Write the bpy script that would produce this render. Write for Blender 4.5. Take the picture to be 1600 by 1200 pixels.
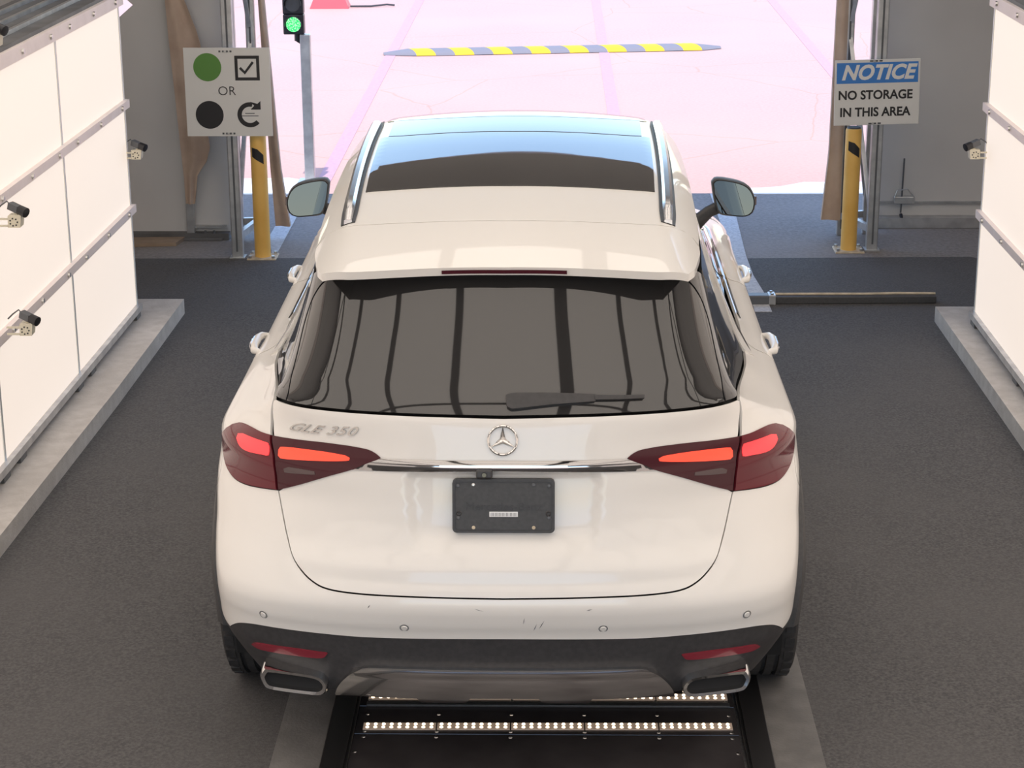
import bpy, bmesh, math, random
import numpy as np
from mathutils import Vector, Matrix
from mathutils.geometry import delaunay_2d_cdt, tessellate_polygon

random.seed(7)
for _o in list(bpy.data.objects):
    bpy.data.objects.remove(_o, do_unlink=True)
SC = bpy.context.scene
COL = SC.collection

# ---------------------------------------------------------------- camera
PITCH, YAW, ROLL = .3097, -.0224, -.0056
CAM_POS = Vector((.157, -5.684, 3.19))
_f = Vector((math.sin(YAW)*math.cos(PITCH), math.cos(YAW)*math.cos(PITCH), -math.sin(PITCH)))
_r = Vector((math.cos(YAW), -math.sin(YAW), 0)); _u = _r.cross(_f)
_r2 = _r*math.cos(ROLL)+_u*math.sin(ROLL); _u2 = -_r*math.sin(ROLL)+_u*math.cos(ROLL)
cd = bpy.data.cameras.new('camera'); cam = bpy.data.objects.new('camera', cd); COL.objects.link(cam)
cd.sensor_width = 36; cd.lens = 3120/1600*36; cd.clip_end = 500
m = Matrix((_r2, _u2, -_f)).transposed().to_4x4(); m.translation = CAM_POS
cam.matrix_world = m
SC.camera = cam

# ---------------------------------------------------------------- light and exposure
SC.view_settings.view_transform = 'Standard'; SC.view_settings.look = 'None'
SC.view_settings.exposure = 0.0; SC.view_settings.gamma = 1.0
SC.view_settings.use_curve_mapping = False
SC.cycles.use_denoising = True
SC.cycles.max_bounces = 6
SUN_EL = math.radians(72.5)
W = bpy.data.worlds.new('World'); SC.world = W; W.use_nodes = True
nt = W.node_tree; bg = nt.nodes['Background']
sky = nt.nodes.new('ShaderNodeTexSky'); sky.sky_type = 'NISHITA'; sky.sun_disc = False
sky.sun_elevation = SUN_EL; sky.sun_rotation = math.radians(180); sky.dust_density = .4; sky.ozone_density = 1.5
nt.links.new(sky.outputs[0], bg.inputs[0]); bg.inputs[1].default_value = .48
sd = bpy.data.lights.new('sun', 'SUN'); sd.energy = 3.4; sd.angle = .009; sd.color = (1, .96, .9)
sun = bpy.data.objects.new('sun', sd); COL.objects.link(sun)
sun.rotation_euler = (math.radians(90)-SUN_EL, math.radians(-3), 0)
PANEL_SIDE, PANEL_TOP = .74, 1.34      # brightness of the backlit sheets

# ---------------------------------------------------------------- materials
def mat(name, col, rough=.5, metal=0., coat=0., emit=None, estr=0., ior=1.5, spec=.5):
    M = bpy.data.materials.new(name); M.use_nodes = True
    b = M.node_tree.nodes['Principled BSDF']
    b.inputs['Base Color'].default_value = (*col, 1); b.inputs['Roughness'].default_value = rough
    b.inputs['Metallic'].default_value = metal; b.inputs['Coat Weight'].default_value = coat
    b.inputs['Coat Roughness'].default_value = .03; b.inputs['IOR'].default_value = ior
    b.inputs['Specular IOR Level'].default_value = spec
    if emit:
        b.inputs['Emission Color'].default_value = (*emit, 1); b.inputs['Emission Strength'].default_value = estr
    return M
def noisy(M, c1, c2, scale=20, detail=4, bump=0., bscale=None, c3=None, s3=2., lo=.35, hi=.65):
    """Colour varied by noise in object space, with an optional fine relief."""
    N = M.node_tree.nodes; L = M.node_tree.links; b = N['Principled BSDF']
    tc = N.new('ShaderNodeTexCoord')
    n = N.new('ShaderNodeTexNoise'); n.inputs['Scale'].default_value = scale; n.inputs['Detail'].default_value = detail
    L.new(tc.outputs['Object'], n.inputs['Vector'])
    r = N.new('ShaderNodeValToRGB'); r.color_ramp.elements[0].position = lo; r.color_ramp.elements[1].position = hi
    r.color_ramp.elements[0].color = (*c1, 1); r.color_ramp.elements[1].color = (*c2, 1)
    L.new(n.outputs['Fac'], r.inputs[0]); out = r.outputs[0]
    if c3:
        n2 = N.new('ShaderNodeTexNoise'); n2.inputs['Scale'].default_value = s3; n2.inputs['Detail'].default_value = 6
        L.new(tc.outputs['Object'], n2.inputs['Vector'])
        r2 = N.new('ShaderNodeValToRGB'); r2.color_ramp.elements[0].position = .42; r2.color_ramp.elements[1].position = .68; r2.color_ramp.elements[1].color = (.55, .55, .55, 1)
        L.new(n2.outputs['Fac'], r2.inputs[0])
        mx = N.new('ShaderNodeMix'); mx.data_type = 'RGBA'
        L.new(r2.outputs[0], mx.inputs[0]); L.new(out, mx.inputs[6]); mx.inputs[7].default_value = (*c3, 1)
        out = mx.outputs[2]
    L.new(out, b.inputs['Base Color'])
    if bump:
        nb = N.new('ShaderNodeTexNoise'); nb.inputs['Scale'].default_value = bscale or scale*4; nb.inputs['Detail'].default_value = 3
        L.new(tc.outputs['Object'], nb.inputs['Vector'])
        bp = N.new('ShaderNodeBump'); bp.inputs['Strength'].default_value = bump; bp.inputs['Distance'].default_value = .01
        L.new(nb.outputs['Fac'], bp.inputs['Height']); L.new(bp.outputs[0], b.inputs['Normal'])
    return M
M = {}
M['paint'] = mat('white_paint', (.80, .775, .74), .38, coat=.6)
M['glass'] = mat('tinted_glass', (.030, .029, .029), .03, ior=1.75)
M['roofglass'] = mat('roof_glass', (.05, .048, .046), .02, ior=1.9)
M['blackgloss'] = mat('gloss_black', (.02, .02, .022), .08, ior=1.6)
M['plastic'] = noisy(mat('black_plastic', (.03,)*3, .45), (.036, .035, .037), (.048, .046, .048), 60)
M['clad'] = noisy(mat('charcoal_cladding', (.05,)*3, .5), (.048, .048, .050), (.062, .061, .063), 80)
M['shell'] = mat('inner_shell', (.008, .008, .009), .8)
M['chrome'] = mat('chrome', (.78, .77, .76), .06, metal=1.)
M['darkchrome'] = mat('dark_chrome', (.74, .73, .72), .10, metal=1.)
M['stripchrome'] = mat('smoked_chrome', (.40, .39, .39), .06, metal=1.)
M['badge'] = mat('badge_chrome', (.52, .51, .50), .12, metal=1.)
M['silver'] = mat('satin_silver', (.70, .70, .70), .22, metal=1.)
M['lamp'] = mat('lamp_lens', (.06, .010, .016), .08, coat=.0, ior=1.4)
M['lampo'] = mat('lamp_lens_outer', (.13, .014, .022), .08, coat=.0, ior=1.42)
M['bar'] = mat('lamp_light', (.6, .03, .03), .2, emit=(1, .055, .065), estr=.95)
M['bar2'] = mat('lamp_light_inner', (.6, .04, .02), .2, emit=(1, .085, .045), estr=.95)
M['reverse'] = mat('reverse_lens', (.10, .065, .065), .1, coat=.0)
M['reflector'] = mat('reflector_red', (.22, .02, .035), .25, coat=.5)
M['rubber'] = noisy(mat('tyre_rubber', (.03,)*3, .75), (.026, .025, .026), (.04, .038, .039), 40)
M['mirror'] = mat('mirror_glass', (.09, .085, .08), .01, metal=1.)
M['white'] = mat('white_print', (.8, .79, .77), .5)
M['label'] = mat('barcode_white', (.85, .85, .85), .5)
M['screw'] = mat('screw_steel', (.6, .59, .57), .3, metal=1.)
M['asphalt'] = noisy(mat('asphalt', (.08,)*3, .9), (.060, .058, .059), (.116, .112, .112), 95, 10, .22, 190, (.108, .103, .102), 1.1, lo=.36, hi=.66)
M['concrete'] = noisy(mat('kerb_concrete', (.4,)*3, .85), (.50, .47, .44), (.60, .57, .54), 14, 6, .25, 90, (.43, .405, .38), 2.5)
M['slab'] = noisy(mat('slab_concrete', (.2,)*3, .85), (.145, .14, .135), (.20, .193, .185), 9, 6, .2, 90, (.12, .115, .112), 3)
M['pave'] = noisy(mat('yard_pavement', (.5, .4, .43), .9), (.58, .345, .295), (.645, .39, .33), 34, 7, .15, 120, (.65, .41, .335), .5)
_N = M['pave'].node_tree; _b = _N.nodes['Principled BSDF']                # fine cracks across the yard
_w = _N.nodes.new('ShaderNodeTexVoronoi'); _w.feature = 'DISTANCE_TO_EDGE'; _w.inputs['Scale'].default_value = .38
_q = _N.nodes.new('ShaderNodeTexNoise'); _q.inputs['Scale'].default_value = 1.6; _q.inputs['Detail'].default_value = 6
_k = _N.nodes.new('ShaderNodeTexCoord'); _a = _N.nodes.new('ShaderNodeMix'); _a.data_type = 'RGBA'; _a.inputs[0].default_value = .12
_N.links.new(_k.outputs['Object'], _q.inputs['Vector']); _N.links.new(_k.outputs['Object'], _a.inputs[6]); _N.links.new(_q.outputs['Color'], _a.inputs[7])
_N.links.new(_a.outputs[2], _w.inputs['Vector'])
_r = _N.nodes.new('ShaderNodeValToRGB'); _r.color_ramp.elements[0].color = (.90, .85, .78, 1); _r.color_ramp.elements[1].position = .004
_N.links.new(_w.outputs['Distance'], _r.inputs[0])
_m = _N.nodes.new('ShaderNodeMix'); _m.data_type = 'RGBA'; _m.blend_type = 'MULTIPLY'; _m.inputs[0].default_value = 1.
_N.links.new(_b.inputs['Base Color'].links[0].from_socket, _m.inputs[6]); _N.links.new(_r.outputs[0], _m.inputs[7]); _N.links.new(_m.outputs[2], _b.inputs['Base Color'])
M['strip'] = noisy(mat('worn_shaded_strip', (.2,)*3, .9), (.20, .185, .18), (.28, .26, .25), 40, 6, .3, 160, (.31, .28, .265), 1.2)  # old asphalt grey, with the shade outside the door painted in
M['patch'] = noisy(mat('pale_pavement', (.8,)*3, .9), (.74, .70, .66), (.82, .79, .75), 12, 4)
M['line'] = noisy(mat('lane_paint', (.6,)*3, .8), (.42, .43, .46), (.60, .61, .63), 60, 6)
M['lilac'] = noisy(mat('yard_line_paint', (.6, .48, .66), .8), (.54, .315, .355), (.60, .355, .395), 30, 5)
M['fabric'] = noisy(mat('tent_fabric', (.62,)*3, .8), (.56, .55, .545), (.62, .61, .605), 1.2, 3, .08, 6)
M['darkfabric'] = noisy(mat('dark_fabric', (.2,)*3, .85), (.16, .155, .16), (.22, .215, .22), 1.5, 3)
M['canvas'] = noisy(mat('beige_canvas', (.4, .3, .22), .85), (.46, .34, .265), (.56, .43, .34), 6, 4, .2, 30)
M['alu'] = noisy(mat('aluminium', (.55,)*3, .35, metal=.75), (.46, .46, .47), (.60, .60, .60), 12, 3)
M['rail'] = noisy(mat('panel_rail', (.8, .7, .68), .4, metal=.0), (.84, .74, .71), (.90, .80, .77), 8, 3)
M['joint'] = mat('panel_joint', (.66, .68, .67), .4, metal=.4)
M['sheet'] = mat('backlit_sheet', (.45, .42, .39), .6, emit=(1.0, .855, .745), estr=PANEL_SIDE)
M['topsheet'] = mat('overhead_sheet', (.8, .77, .72), .6, emit=(1.0, .90, .80), estr=PANEL_TOP)
M['boxtop'] = noisy(mat('box_cover', (.12,)*3, .6), (.10, .098, .10), (.15, .148, .15), 5, 3)
M['yellow'] = noisy(mat('yellow_paint', (.75, .42, .07), .45), (.76, .44, .10), (.84, .52, .14), 5, 3)
M['byellow'] = mat('bump_yellow', (.80, .47, .02), .7)
M['bblack'] = mat('bump_black', (.24, .22, .24), .75)
M['baseplate'] = noisy(mat('worn_cream_plate', (.6, .5, .35), .6), (.5, .42, .30), (.66, .56, .42), 20, 4)
M['signwhite'] = mat('sign_white', (.74, .73, .71), .45)
M['ink'] = mat('sign_black', (.022, .02, .022), .5)
M['green'] = mat('sign_green', (.11, .27, .055), .5)
M['blue'] = mat('sign_blue', (.05, .22, .62), .5)
M['red'] = mat('barricade_red', (.62, .10, .11), .5)
M['beige'] = mat('bracket_beige', (.72, .66, .52), .5)
M['camblack'] = mat('camera_black', (.018, .018, .022), .35)
M['camgrey'] = mat('camera_grey', (.10, .105, .115), .4)
M['ledwhite'] = mat('led', (.9, .85, .75), .4, emit=(1, .80, .56), estr=4.5)
M['ledtray'] = mat('led_cover', (.42, .33, .28), .15, emit=(1, .75, .55), estr=.12)
M['scan'] = noisy(mat('scanner_glass', (.03,)*3, .16), (.046, .041, .043), (.064, .058, .060), 5, 4)
M['scanframe'] = mat('scanner_frame', (.02, .019, .02), .4)
M['wood'] = noisy(mat('plywood', (.3, .22, .15), .8), (.27, .20, .145), (.35, .26, .19), 7, 4)
M['greylamp'] = mat('unlit_lens', (.10, .10, .10), .3)
M['greenlamp'] = mat('green_lens', (.05, .5, .15), .3, emit=(.05, 1, .22), estr=1.2)
_n = M['greenlamp'].node_tree
_v = _n.nodes.new('ShaderNodeTexVoronoi'); _v.inputs['Scale'].default_value = 90
_t = _n.nodes.new('ShaderNodeTexCoord'); _n.links.new(_t.outputs['Object'], _v.inputs['Vector'])
_c = _n.nodes.new('ShaderNodeValToRGB'); _c.color_ramp.elements[0].color = (.55, 1, .6, 1); _c.color_ramp.elements[1].color = (.0, .62, .12, 1)
_c.color_ramp.elements[0].position = .25; _c.color_ramp.elements[1].position = .6
_n.links.new(_v.outputs['Distance'], _c.inputs[0]); _n.links.new(_c.outputs[0], _n.nodes['Principled BSDF'].inputs['Emission Color'])

# ---------------------------------------------------------------- mesh helpers
class MB:
    def __init__(s): s.v = []; s.f = []
    def add(s, vs, fs):
        o = len(s.v); s.v += [tuple(map(float, p)) for p in vs]; s.f += [tuple(i+o for i in f) for f in fs]; return s
    def box(s, x0, x1, y0, y1, z0, z1, bev=0.):
        if bev <= 0:
            vs = [(x, y, z) for z in (z0, z1) for y in (y0, y1) for x in (x0, x1)]
            return s.add(vs, [(0, 2, 3, 1), (4, 5, 7, 6), (0, 1, 5, 4), (2, 6, 7, 3), (0, 4, 6, 2), (1, 3, 7, 5)])
        bm = bmesh.new(); bmesh.ops.create_cube(bm, size=1)
        for v in bm.verts:
            v.co = Vector(((x0+x1)/2+v.co.x*(x1-x0), (y0+y1)/2+v.co.y*(y1-y0), (z0+z1)/2+v.co.z*(z1-z0)))
        bmesh.ops.bevel(bm, geom=bm.edges[:], offset=bev, segments=2, affect='EDGES', profile=.5)
        bm.verts.index_update()
        s.add([v.co for v in bm.verts], [[v.index for v in f.verts] for f in bm.faces]); bm.free(); return s
    def tube(s, pts, r, n=10, cap=True):
        pts = [Vector(p) for p in pts]; rs = r if isinstance(r, (list, tuple)) else [r]*len(pts)
        o = len(s.v); ref = None
        for i, p in enumerate(pts):
            d = (pts[min(i+1, len(pts)-1)]-pts[max(i-1, 0)]).normalized()
            a = ref if ref is not None else (Vector((0, 0, 1)) if abs(d.z) < .9 else Vector((1, 0, 0)))
            x = (a-d*a.dot(d)).normalized(); y = d.cross(x); ref = x
            for k in range(n):
                t = 2*math.pi*k/n; s.v.append(tuple(p+x*(rs[i]*math.cos(t))+y*(rs[i]*math.sin(t))))
        for i in range(len(pts)-1):
            for k in range(n):
                a = o+i*n+k; b = o+i*n+(k+1) % n; s.f.append((a, b, b+n, a+n))
        if cap:
            s.f.append(tuple(o+k for k in reversed(range(n)))); e = o+(len(pts)-1)*n; s.f.append(tuple(e+k for k in range(n)))
        return s
    def bar(s, p0, p1, w, h):
        p0 = Vector(p0); p1 = Vector(p1); d = (p1-p0).normalized()
        a = Vector((0, 0, 1)) if abs(d.z) < .9 else Vector((0, 1, 0))
        x = (a.cross(d)).normalized()*w/2; y = d.cross(x).normalized()*h/2
        vs = [p+i*x+j*y for p in (p0, p1) for i, j in ((-1, -1), (1, -1), (1, 1), (-1, 1))]
        return s.add(vs, [(3, 2, 1, 0), (4, 5, 6, 7), (0, 1, 5, 4), (1, 2, 6, 5), (2, 3, 7, 6), (3, 0, 4, 7)])
    def prism(s, poly, y0, y1):
        """Polygon in x,z extruded from y0 (front) to y1."""
        n = len(poly); tri = tessellate_polygon([[Vector((x, z, 0)) for x, z in poly]])
        s.add([(x, y0, z) for x, z in poly]+[(x, y1, z) for x, z in poly],
              [t for t in tri]+[tuple(i+n for i in reversed(t)) for t in tri]+[(i, (i+1) % n, n+(i+1) % n, n+i) for i in range(n)])
        return s
    def flat(s, poly, z0, z1):
        """Polygon in x,y extruded from z0 to z1."""
        n = len(poly); tri = tessellate_polygon([[Vector((x, y, 0)) for x, y in poly]])
        return s.add([(x, y, z0) for x, y in poly]+[(x, y, z1) for x, y in poly],
                     [tuple(i+n for i in t) for t in tri]+[t for t in tri]+[(i, (i+1) % n, n+(i+1) % n, n+i) for i in range(n)])
    def lathe(s, prof, c, axis='x', n=48):
        o = len(s.v); c = Vector(c)
        for k in range(n):
            t = 2*math.pi*k/n
            for (h, r) in prof:
                a, b = r*math.cos(t), r*math.sin(t)
                p = {'x': (h, a, b), 'y': (a, h, b), 'z': (a, b, h)}[axis]
                s.v.append(tuple(c+Vector(p)))
        mth = len(prof)
        for k in range(n):
            for i in range(mth-1):
                a = o+k*mth+i; b = o+((k+1) % n)*mth+i; s.f.append((a, b, b+1, a+1))
        return s
    def mesh(s, name, material, smooth=False, fix=True):
        me = bpy.data.meshes.new(name); me.from_pydata(s.v, [], s.f); me.validate()
        if fix:
            bm = bmesh.new(); bm.from_mesh(me); bmesh.ops.recalc_face_normals(bm, faces=bm.faces[:]); bm.to_mesh(me); bm.free()
        if smooth:
            me.polygons.foreach_set('use_smooth', [True]*len(me.polygons))
            me.set_sharp_from_angle(angle=math.radians(38))
        me.materials.append(M[material] if isinstance(material, str) else material)
        return me
    def build(s, name, material, parent=None, smooth=False, **k):
        return link(name, s.mesh(name, material, smooth), parent)
def link(name, me, parent=None, loc=None, rot=None):
    o = bpy.data.objects.new(name, me); COL.objects.link(o); o.parent = parent
    if loc is not None: o.location = loc
    if rot is not None: o.rotation_euler = rot
    return o
def tag(o, label=None, cat=None, group=None, kind=None):
    for k, v in (('label', label), ('category', cat), ('group', group), ('kind', kind)):
        if v: o[k] = v
    return o
def empty(name, loc=(0, 0, 0), rz=0.):
    o = bpy.data.objects.new(name, None); COL.objects.link(o); o.location = loc; o.rotation_euler.z = rz
    o.empty_display_size = .1
    return o
def ngon(cx, cz, r, n=40, a0=0, a1=2*math.pi):
    return [(cx+r*math.cos(a0+(a1-a0)*k/n), cz+r*math.sin(a0+(a1-a0)*k/n)) for k in range(n)]
def text_mesh(body, size, bold=0., shear=0., sx=1., spacing=1.):
    """Vertices and faces of a line of lettering, centred on the origin, in x,y."""
    cu = bpy.data.curves.new('t', 'FONT'); cu.body = body; cu.size = size; cu.offset = bold; cu.shear = shear
    cu.align_x = 'CENTER'; cu.align_y = 'CENTER'; cu.space_character = spacing; cu.resolution_u = 4
    ob = bpy.data.objects.new('t', cu); COL.objects.link(ob)
    bpy.context.view_layer.update()
    me = bpy.data.meshes.new_from_object(ob.evaluated_get(bpy.context.evaluated_depsgraph_get()))
    vs = [(v.co.x*sx, v.co.y) for v in me.vertices]; fs = [tuple(p.vertices) for p in me.polygons]
    bpy.data.objects.remove(ob); bpy.data.curves.remove(cu); bpy.data.meshes.remove(me)
    return vs, fs
def solid_text(vs, fs, fn, fn2):
    """Lettering given depth: front vertices through fn, rear ones through fn2."""
    mb = MB(); n = len(vs)
    V = [fn(x, y) for x, y in vs]+[fn2(x, y) for x, y in vs]
    cnt = {}
    for f in fs:
        for a, b in zip(f, f[1:]+f[:1]): cnt[(a, b)] = 1
    F = list(fs)
    for (a, b) in cnt:
        if (b, a) not in cnt: F.append((a, a+n, b+n, b))
    mb.add(V, F); return mb

# ================================================================ the setting
def struct(name, mb, material, smooth=False):
    return tag(mb.build(name, material, None, smooth), kind='structure')
struct('ground_yard', MB().box(-60, 60, 6.97, 90, -.12, 0), 'pave')
struct('ground_rear_yard', MB().box(-60, 60, -60, -8.5, -.12, 0), 'pave')
struct('floor', MB().flat([(-5, -8.5), (5, -8.5), (5, 6.93), (2.9, 6.94), (2.86, 6.99), (1.4, 6.95), (-1.2, 6.96), (-5, 6.92)], -.12, .006), 'asphalt')
struct('ground_threshold', MB().flat([(-5, 6.90), (5, 6.90), (5, 8.93), (1.2, 8.935), (-1.6, 8.93), (-5, 8.93)], -.05, .003), 'strip')  # grey ends along the roof's shadow edge, so its colour carries shade

DOOR_L, DOOR_R, HEAD = -2.02, 2.34, 3.19
def wall_mesh(outer, holes, y, th=.03):
    loops = [outer]+holes
    pts = [p for l in loops for p in l]
    tri = tessellate_polygon([[Vector((x, z, 0)) for x, z in l] for l in loops])
    n = len(pts); mb = MB()
    F = [tuple(t) for t in tri]+[tuple(i+n for i in reversed(t)) for t in tri]; o = 0
    for l in loops:
        k = len(l); F += [(o+i, o+(i+1) % k, n+o+(i+1) % k, n+o+i) for i in range(k)]; o += k
    return mb.add([(x, y, z) for x, z in pts]+[(x, y+th, z) for x, z in pts], F)
struct('wall_front_left', wall_mesh([(-5, .02), (DOOR_L, .02), (DOOR_L, 4.2), (-5, 4.2)], [[(-2.62, 1.575), (-2.80, 1.74), (-3.0, 1.6), (-2.80, 1.425)]], 7.53), 'fabric')
struct('wall_front_right', MB().box(DOOR_R, 5, 7.90, 7.93, .02, 4.2), 'fabric')
struct('wall_front_header', MB().box(DOOR_L, DOOR_R, 7.53, 7.60, HEAD, 4.2), 'fabric')
struct('wall_left', MB().box(-5.03, -5, -8.5, 7.93, 0, 4.2), 'fabric')
struct('wall_right', MB().box(5, 5.03, -8.5, 7.93, 0, 4.2), 'fabric')
struct('wall_rear', MB().box(-5, -2.3, -8.53, -8.5, 0, 4.2).box(2.5, 5, -8.53, -8.5, 0, 4.2).box(-2.3, 2.5, -8.53, -8.5, 3.4, 4.2), 'fabric')
struct('ceiling', MB().box(-5.03, 5.03, -8.53, 7.6, 4.2, 4.25), 'darkfabric')
struct('trim_1', MB().box(2.36, 5, 7.80, 7.90, .005, .075).box(2.36, 5, 7.875, 7.90, .16, .175), 'alu')
struct('trim_2', MB().box(-5, -2.05, 7.46, 7.53, .005, .05), 'boxtop')
for k, x in enumerate((-3.2, -1.1, 1.1, 3.2)):
    o = tag(MB().box(x-.05, x+.05, -8.4, 7.5, 4.06, 4.2).build('ceiling_beam', 'boxtop'),
            'dark ceiling beam running over the lane', 'beam', 'ceiling beams')

# ---- kerbs
def kerb(name, pts, label):
    mb = MB(); n = len(pts); h = .095
    bm = bmesh.new(); b = [bm.verts.new((x, y, 0)) for x, y in pts]; f = bm.faces.new(b)
    r = bmesh.ops.extrude_face_region(bm, geom=[f])
    for v in r['geom']:
        if isinstance(v, bmesh.types.BMVert): v.co.z = h
    bmesh.ops.recalc_face_normals(bm, faces=bm.faces[:])
    e = [e for e in bm.edges if all(v.co.z > .1 for v in e.verts)] + [e for e in bm.edges if abs(e.verts[0].co.z-e.verts[1].co.z) > .1]
    bmesh.ops.bevel(bm, geom=e, offset=.022, segments=3, affect='EDGES', profile=.5)
    me = bpy.data.meshes.new(name); bm.to_mesh(me); bm.free(); me.materials.append(M['concrete'])
    me.polygons.foreach_set('use_smooth', [True]*len(me.polygons)); me.set_sharp_from_angle(angle=math.radians(40))
    return tag(link(name, me), label, 'kerb')
kerb('concrete_kerb', [(-2.025, 5.62), (-2.68, 5.62), (-2.98, -7.0), (-2.40, -7.0), (-2.13, 1.9), (-2.06, 3.9), (-2.04, 4.8)], 'long concrete kerb under the light wall with several cameras')
kerb('concrete_kerb', [(2.35, 5.46), (2.37, 3.25), (2.46, -7.0), (3.05, -7.0), (3.0, 5.46)], 'long concrete kerb on the notice sign side')

# ================================================================ backlit side walls
RAIL_Z = (.150, .722, 1.314, 1.886)
def light_wall(loc, rz, sgn, label, ncol=9, pitch=1.31):
    """Local y runs back from the exit end; local x points away from the lane."""
    root = tag(empty('light_wall', loc, rz), label, 'light wall')
    s = sgn
    def bx(mb, x0, x1, *r): return mb.box(min(s*x0, s*x1), max(s*x0, s*x1), *r)
    pm = None
    for c in range(ncol):
        for k in range(3):
            z0, z1 = RAIL_Z[k]+.0, RAIL_Z[k+1]+.0
            if pm is None:
                pm = bx(MB(), 0, .02, -pitch+.008, -.008, .012, .562).mesh('panel', 'sheet')
            link('panel', pm, root, (0, -c*pitch, z0))
    jm = bx(MB(), -.004, .03, -.011, .011, .13, 1.90).mesh('mullion', 'joint')
    for c in range(ncol+1): link('mullion', jm, root, (0, -c*pitch, 0))
    bolt = MB().lathe([(-.010*s, .0), (-.010*s, .012), (0, .014)], (0, 0, 0), 'x', 8).mesh('bolt', 'screw')
    for k, z in enumerate(RAIL_Z):
        h = .022 if k in (1, 2) else (.032 if k == 3 else .018)
        rl = bx(MB(), -.028, .03, -ncol*pitch-.02, .02, z-h, z+h).build('rail', 'rail' if k else 'alu', root)
        if k:
            for c in range(4):
                for d in (.16, .64, 1.12): link('bolt', bolt, rl, (-.028*s, -c*pitch-d, z))
    bx(MB(), .03, .42, -ncol*pitch, 0, .135, 1.87).build('light_box', 'boxtop', root)
    top = bx(MB(), -.005, .43, -ncol*pitch-.01, .012, 1.916, 1.936).build('top_cover', 'boxtop', root)
    for k in range(3): bx(MB(), .08+.12*k, .10+.12*k, -ncol*pitch, 0, 1.936, 1.956).build('cover_rib', 'alu', top)
    ft = bx(MB(), -.02, .30, -.05, .05, .097, .14).mesh('foot', 'boxtop')
    for c in range(ncol):
        for d in (.05, 1.1): link('foot', ft, root, (0, -c*pitch-d, 0))
    return root
light_wall((-2.225, 5.25, 0), -.024, -1, 'white backlit panel wall on the left carrying several small cameras')
light_wall((2.50, 5.10, 0), .004, 1, 'white backlit panel wall beyond the notice sign with a single camera')

# overhead light grid: glowing sheets between dark bars
og = tag(empty('overhead_light_grid', (.15, 0, 3.95)), 'overhead grid of glowing sheets between dark bars', 'ceiling light')
xs = [-4.95, -4.27, -3.09, -1.91, -.73, .45, 1.63, 2.81, 3.99, 4.7]
for i in range(len(xs)-1):
    for (y0, y1) in ((-7.2, -4.75), (-4.68, -2.2), (-2.13, .35), (.42, 2.6), (2.67, 4.9)):  # last row is added to brighten the exit end
        MB().box(xs[i]+.05, xs[i+1]-.05, y0, y1, 0, .02).build('sheet', 'topsheet', og)
for i, x in enumerate(xs): MB().box(x-(.10 if i == 5 else .055), x+(.10 if i == 5 else .055), -7.25, 4.95, -.03, .05).build('bar', 'camblack', og)
for y in (-7.24, -4.715, -2.165, .385, 2.635, 4.93): MB().box(xs[0], xs[-1], y-.035, y+.035, -.02, .05).build('cross_bar', 'camblack', og)
for x in (-2.2, 2.2):
    for y in (-6.5, -2, 2): MB().tube([(x, y, .05), (x, y, .25)], .01, 6).build('hanger', 'alu', og)

# ================================================================ floor scanner
sc = tag(empty('floor_scanner', (.135, .4, 0)), 'black glass floor scanner with two rows of white lights behind the car', 'scanner')
ys = [(-1.5, -.035), (-.03, .17), (.175, .42), (.425, 1.4)]
for a, b in ys: MB().box(-.655, .645, a, b, .0, .012, .002).build('plate', 'scan', sc)
for sx in (-1, 1):
    MB().box(sx*.70-.045, sx*.70+.045, -1.5, 1.4, 0, .020, .004).build('side_rail', 'scanframe', sc)
    MB().box(sx*.672-.006, sx*.672+.006, -1.5, 1.4, .018, .030).build('edge_strip', 'scanframe', sc)
    MB().box(min(sx*.745, sx*.91), max(sx*.745, sx*.91), -1.5, 1.4, 0, .010).build('concrete_border', 'slab', sc)
MB().box(-.63, .63, .165, .195, .012, .022, .003).build('cross_strip', 'clad', sc)
led = MB().lathe([(0, .0062), (.003, .005), (.0045, .0)], (0, 0, 0), 'z', 10).mesh('led', 'ledwhite')
def led_row(y, rz):
    row = empty('light_strip', (0, y, .012), rz); row.parent = sc
    for k in range(5):
        x0 = -.627+.2515*k
        MB().box(x0, x0+.247, -.022, .022, 0, .005).build('light_module', 'ledtray', row)
        for j in range(9):
            for dy in (-.011, .011): link('led', led, row, (x0+.0145+.0272*j, dy, .005))
led_row(.022, .008); led_row(.243, .004)
scr = MB().lathe([(0, .007), (.003, .006), (.0035, .0)], (0, 0, 0), 'z', 8).mesh('screw', 'screw')
for y in (-.055, -.015, .11, .215, .33):
    for x in (-.62, -.375, -.125, .125, .375, .62): link('screw', scr, sc, (x, y, .012))
for y in (-.16, -.4):
    for x in (-.64, .63): link('screw', scr, sc, (x, y, .012))

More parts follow.
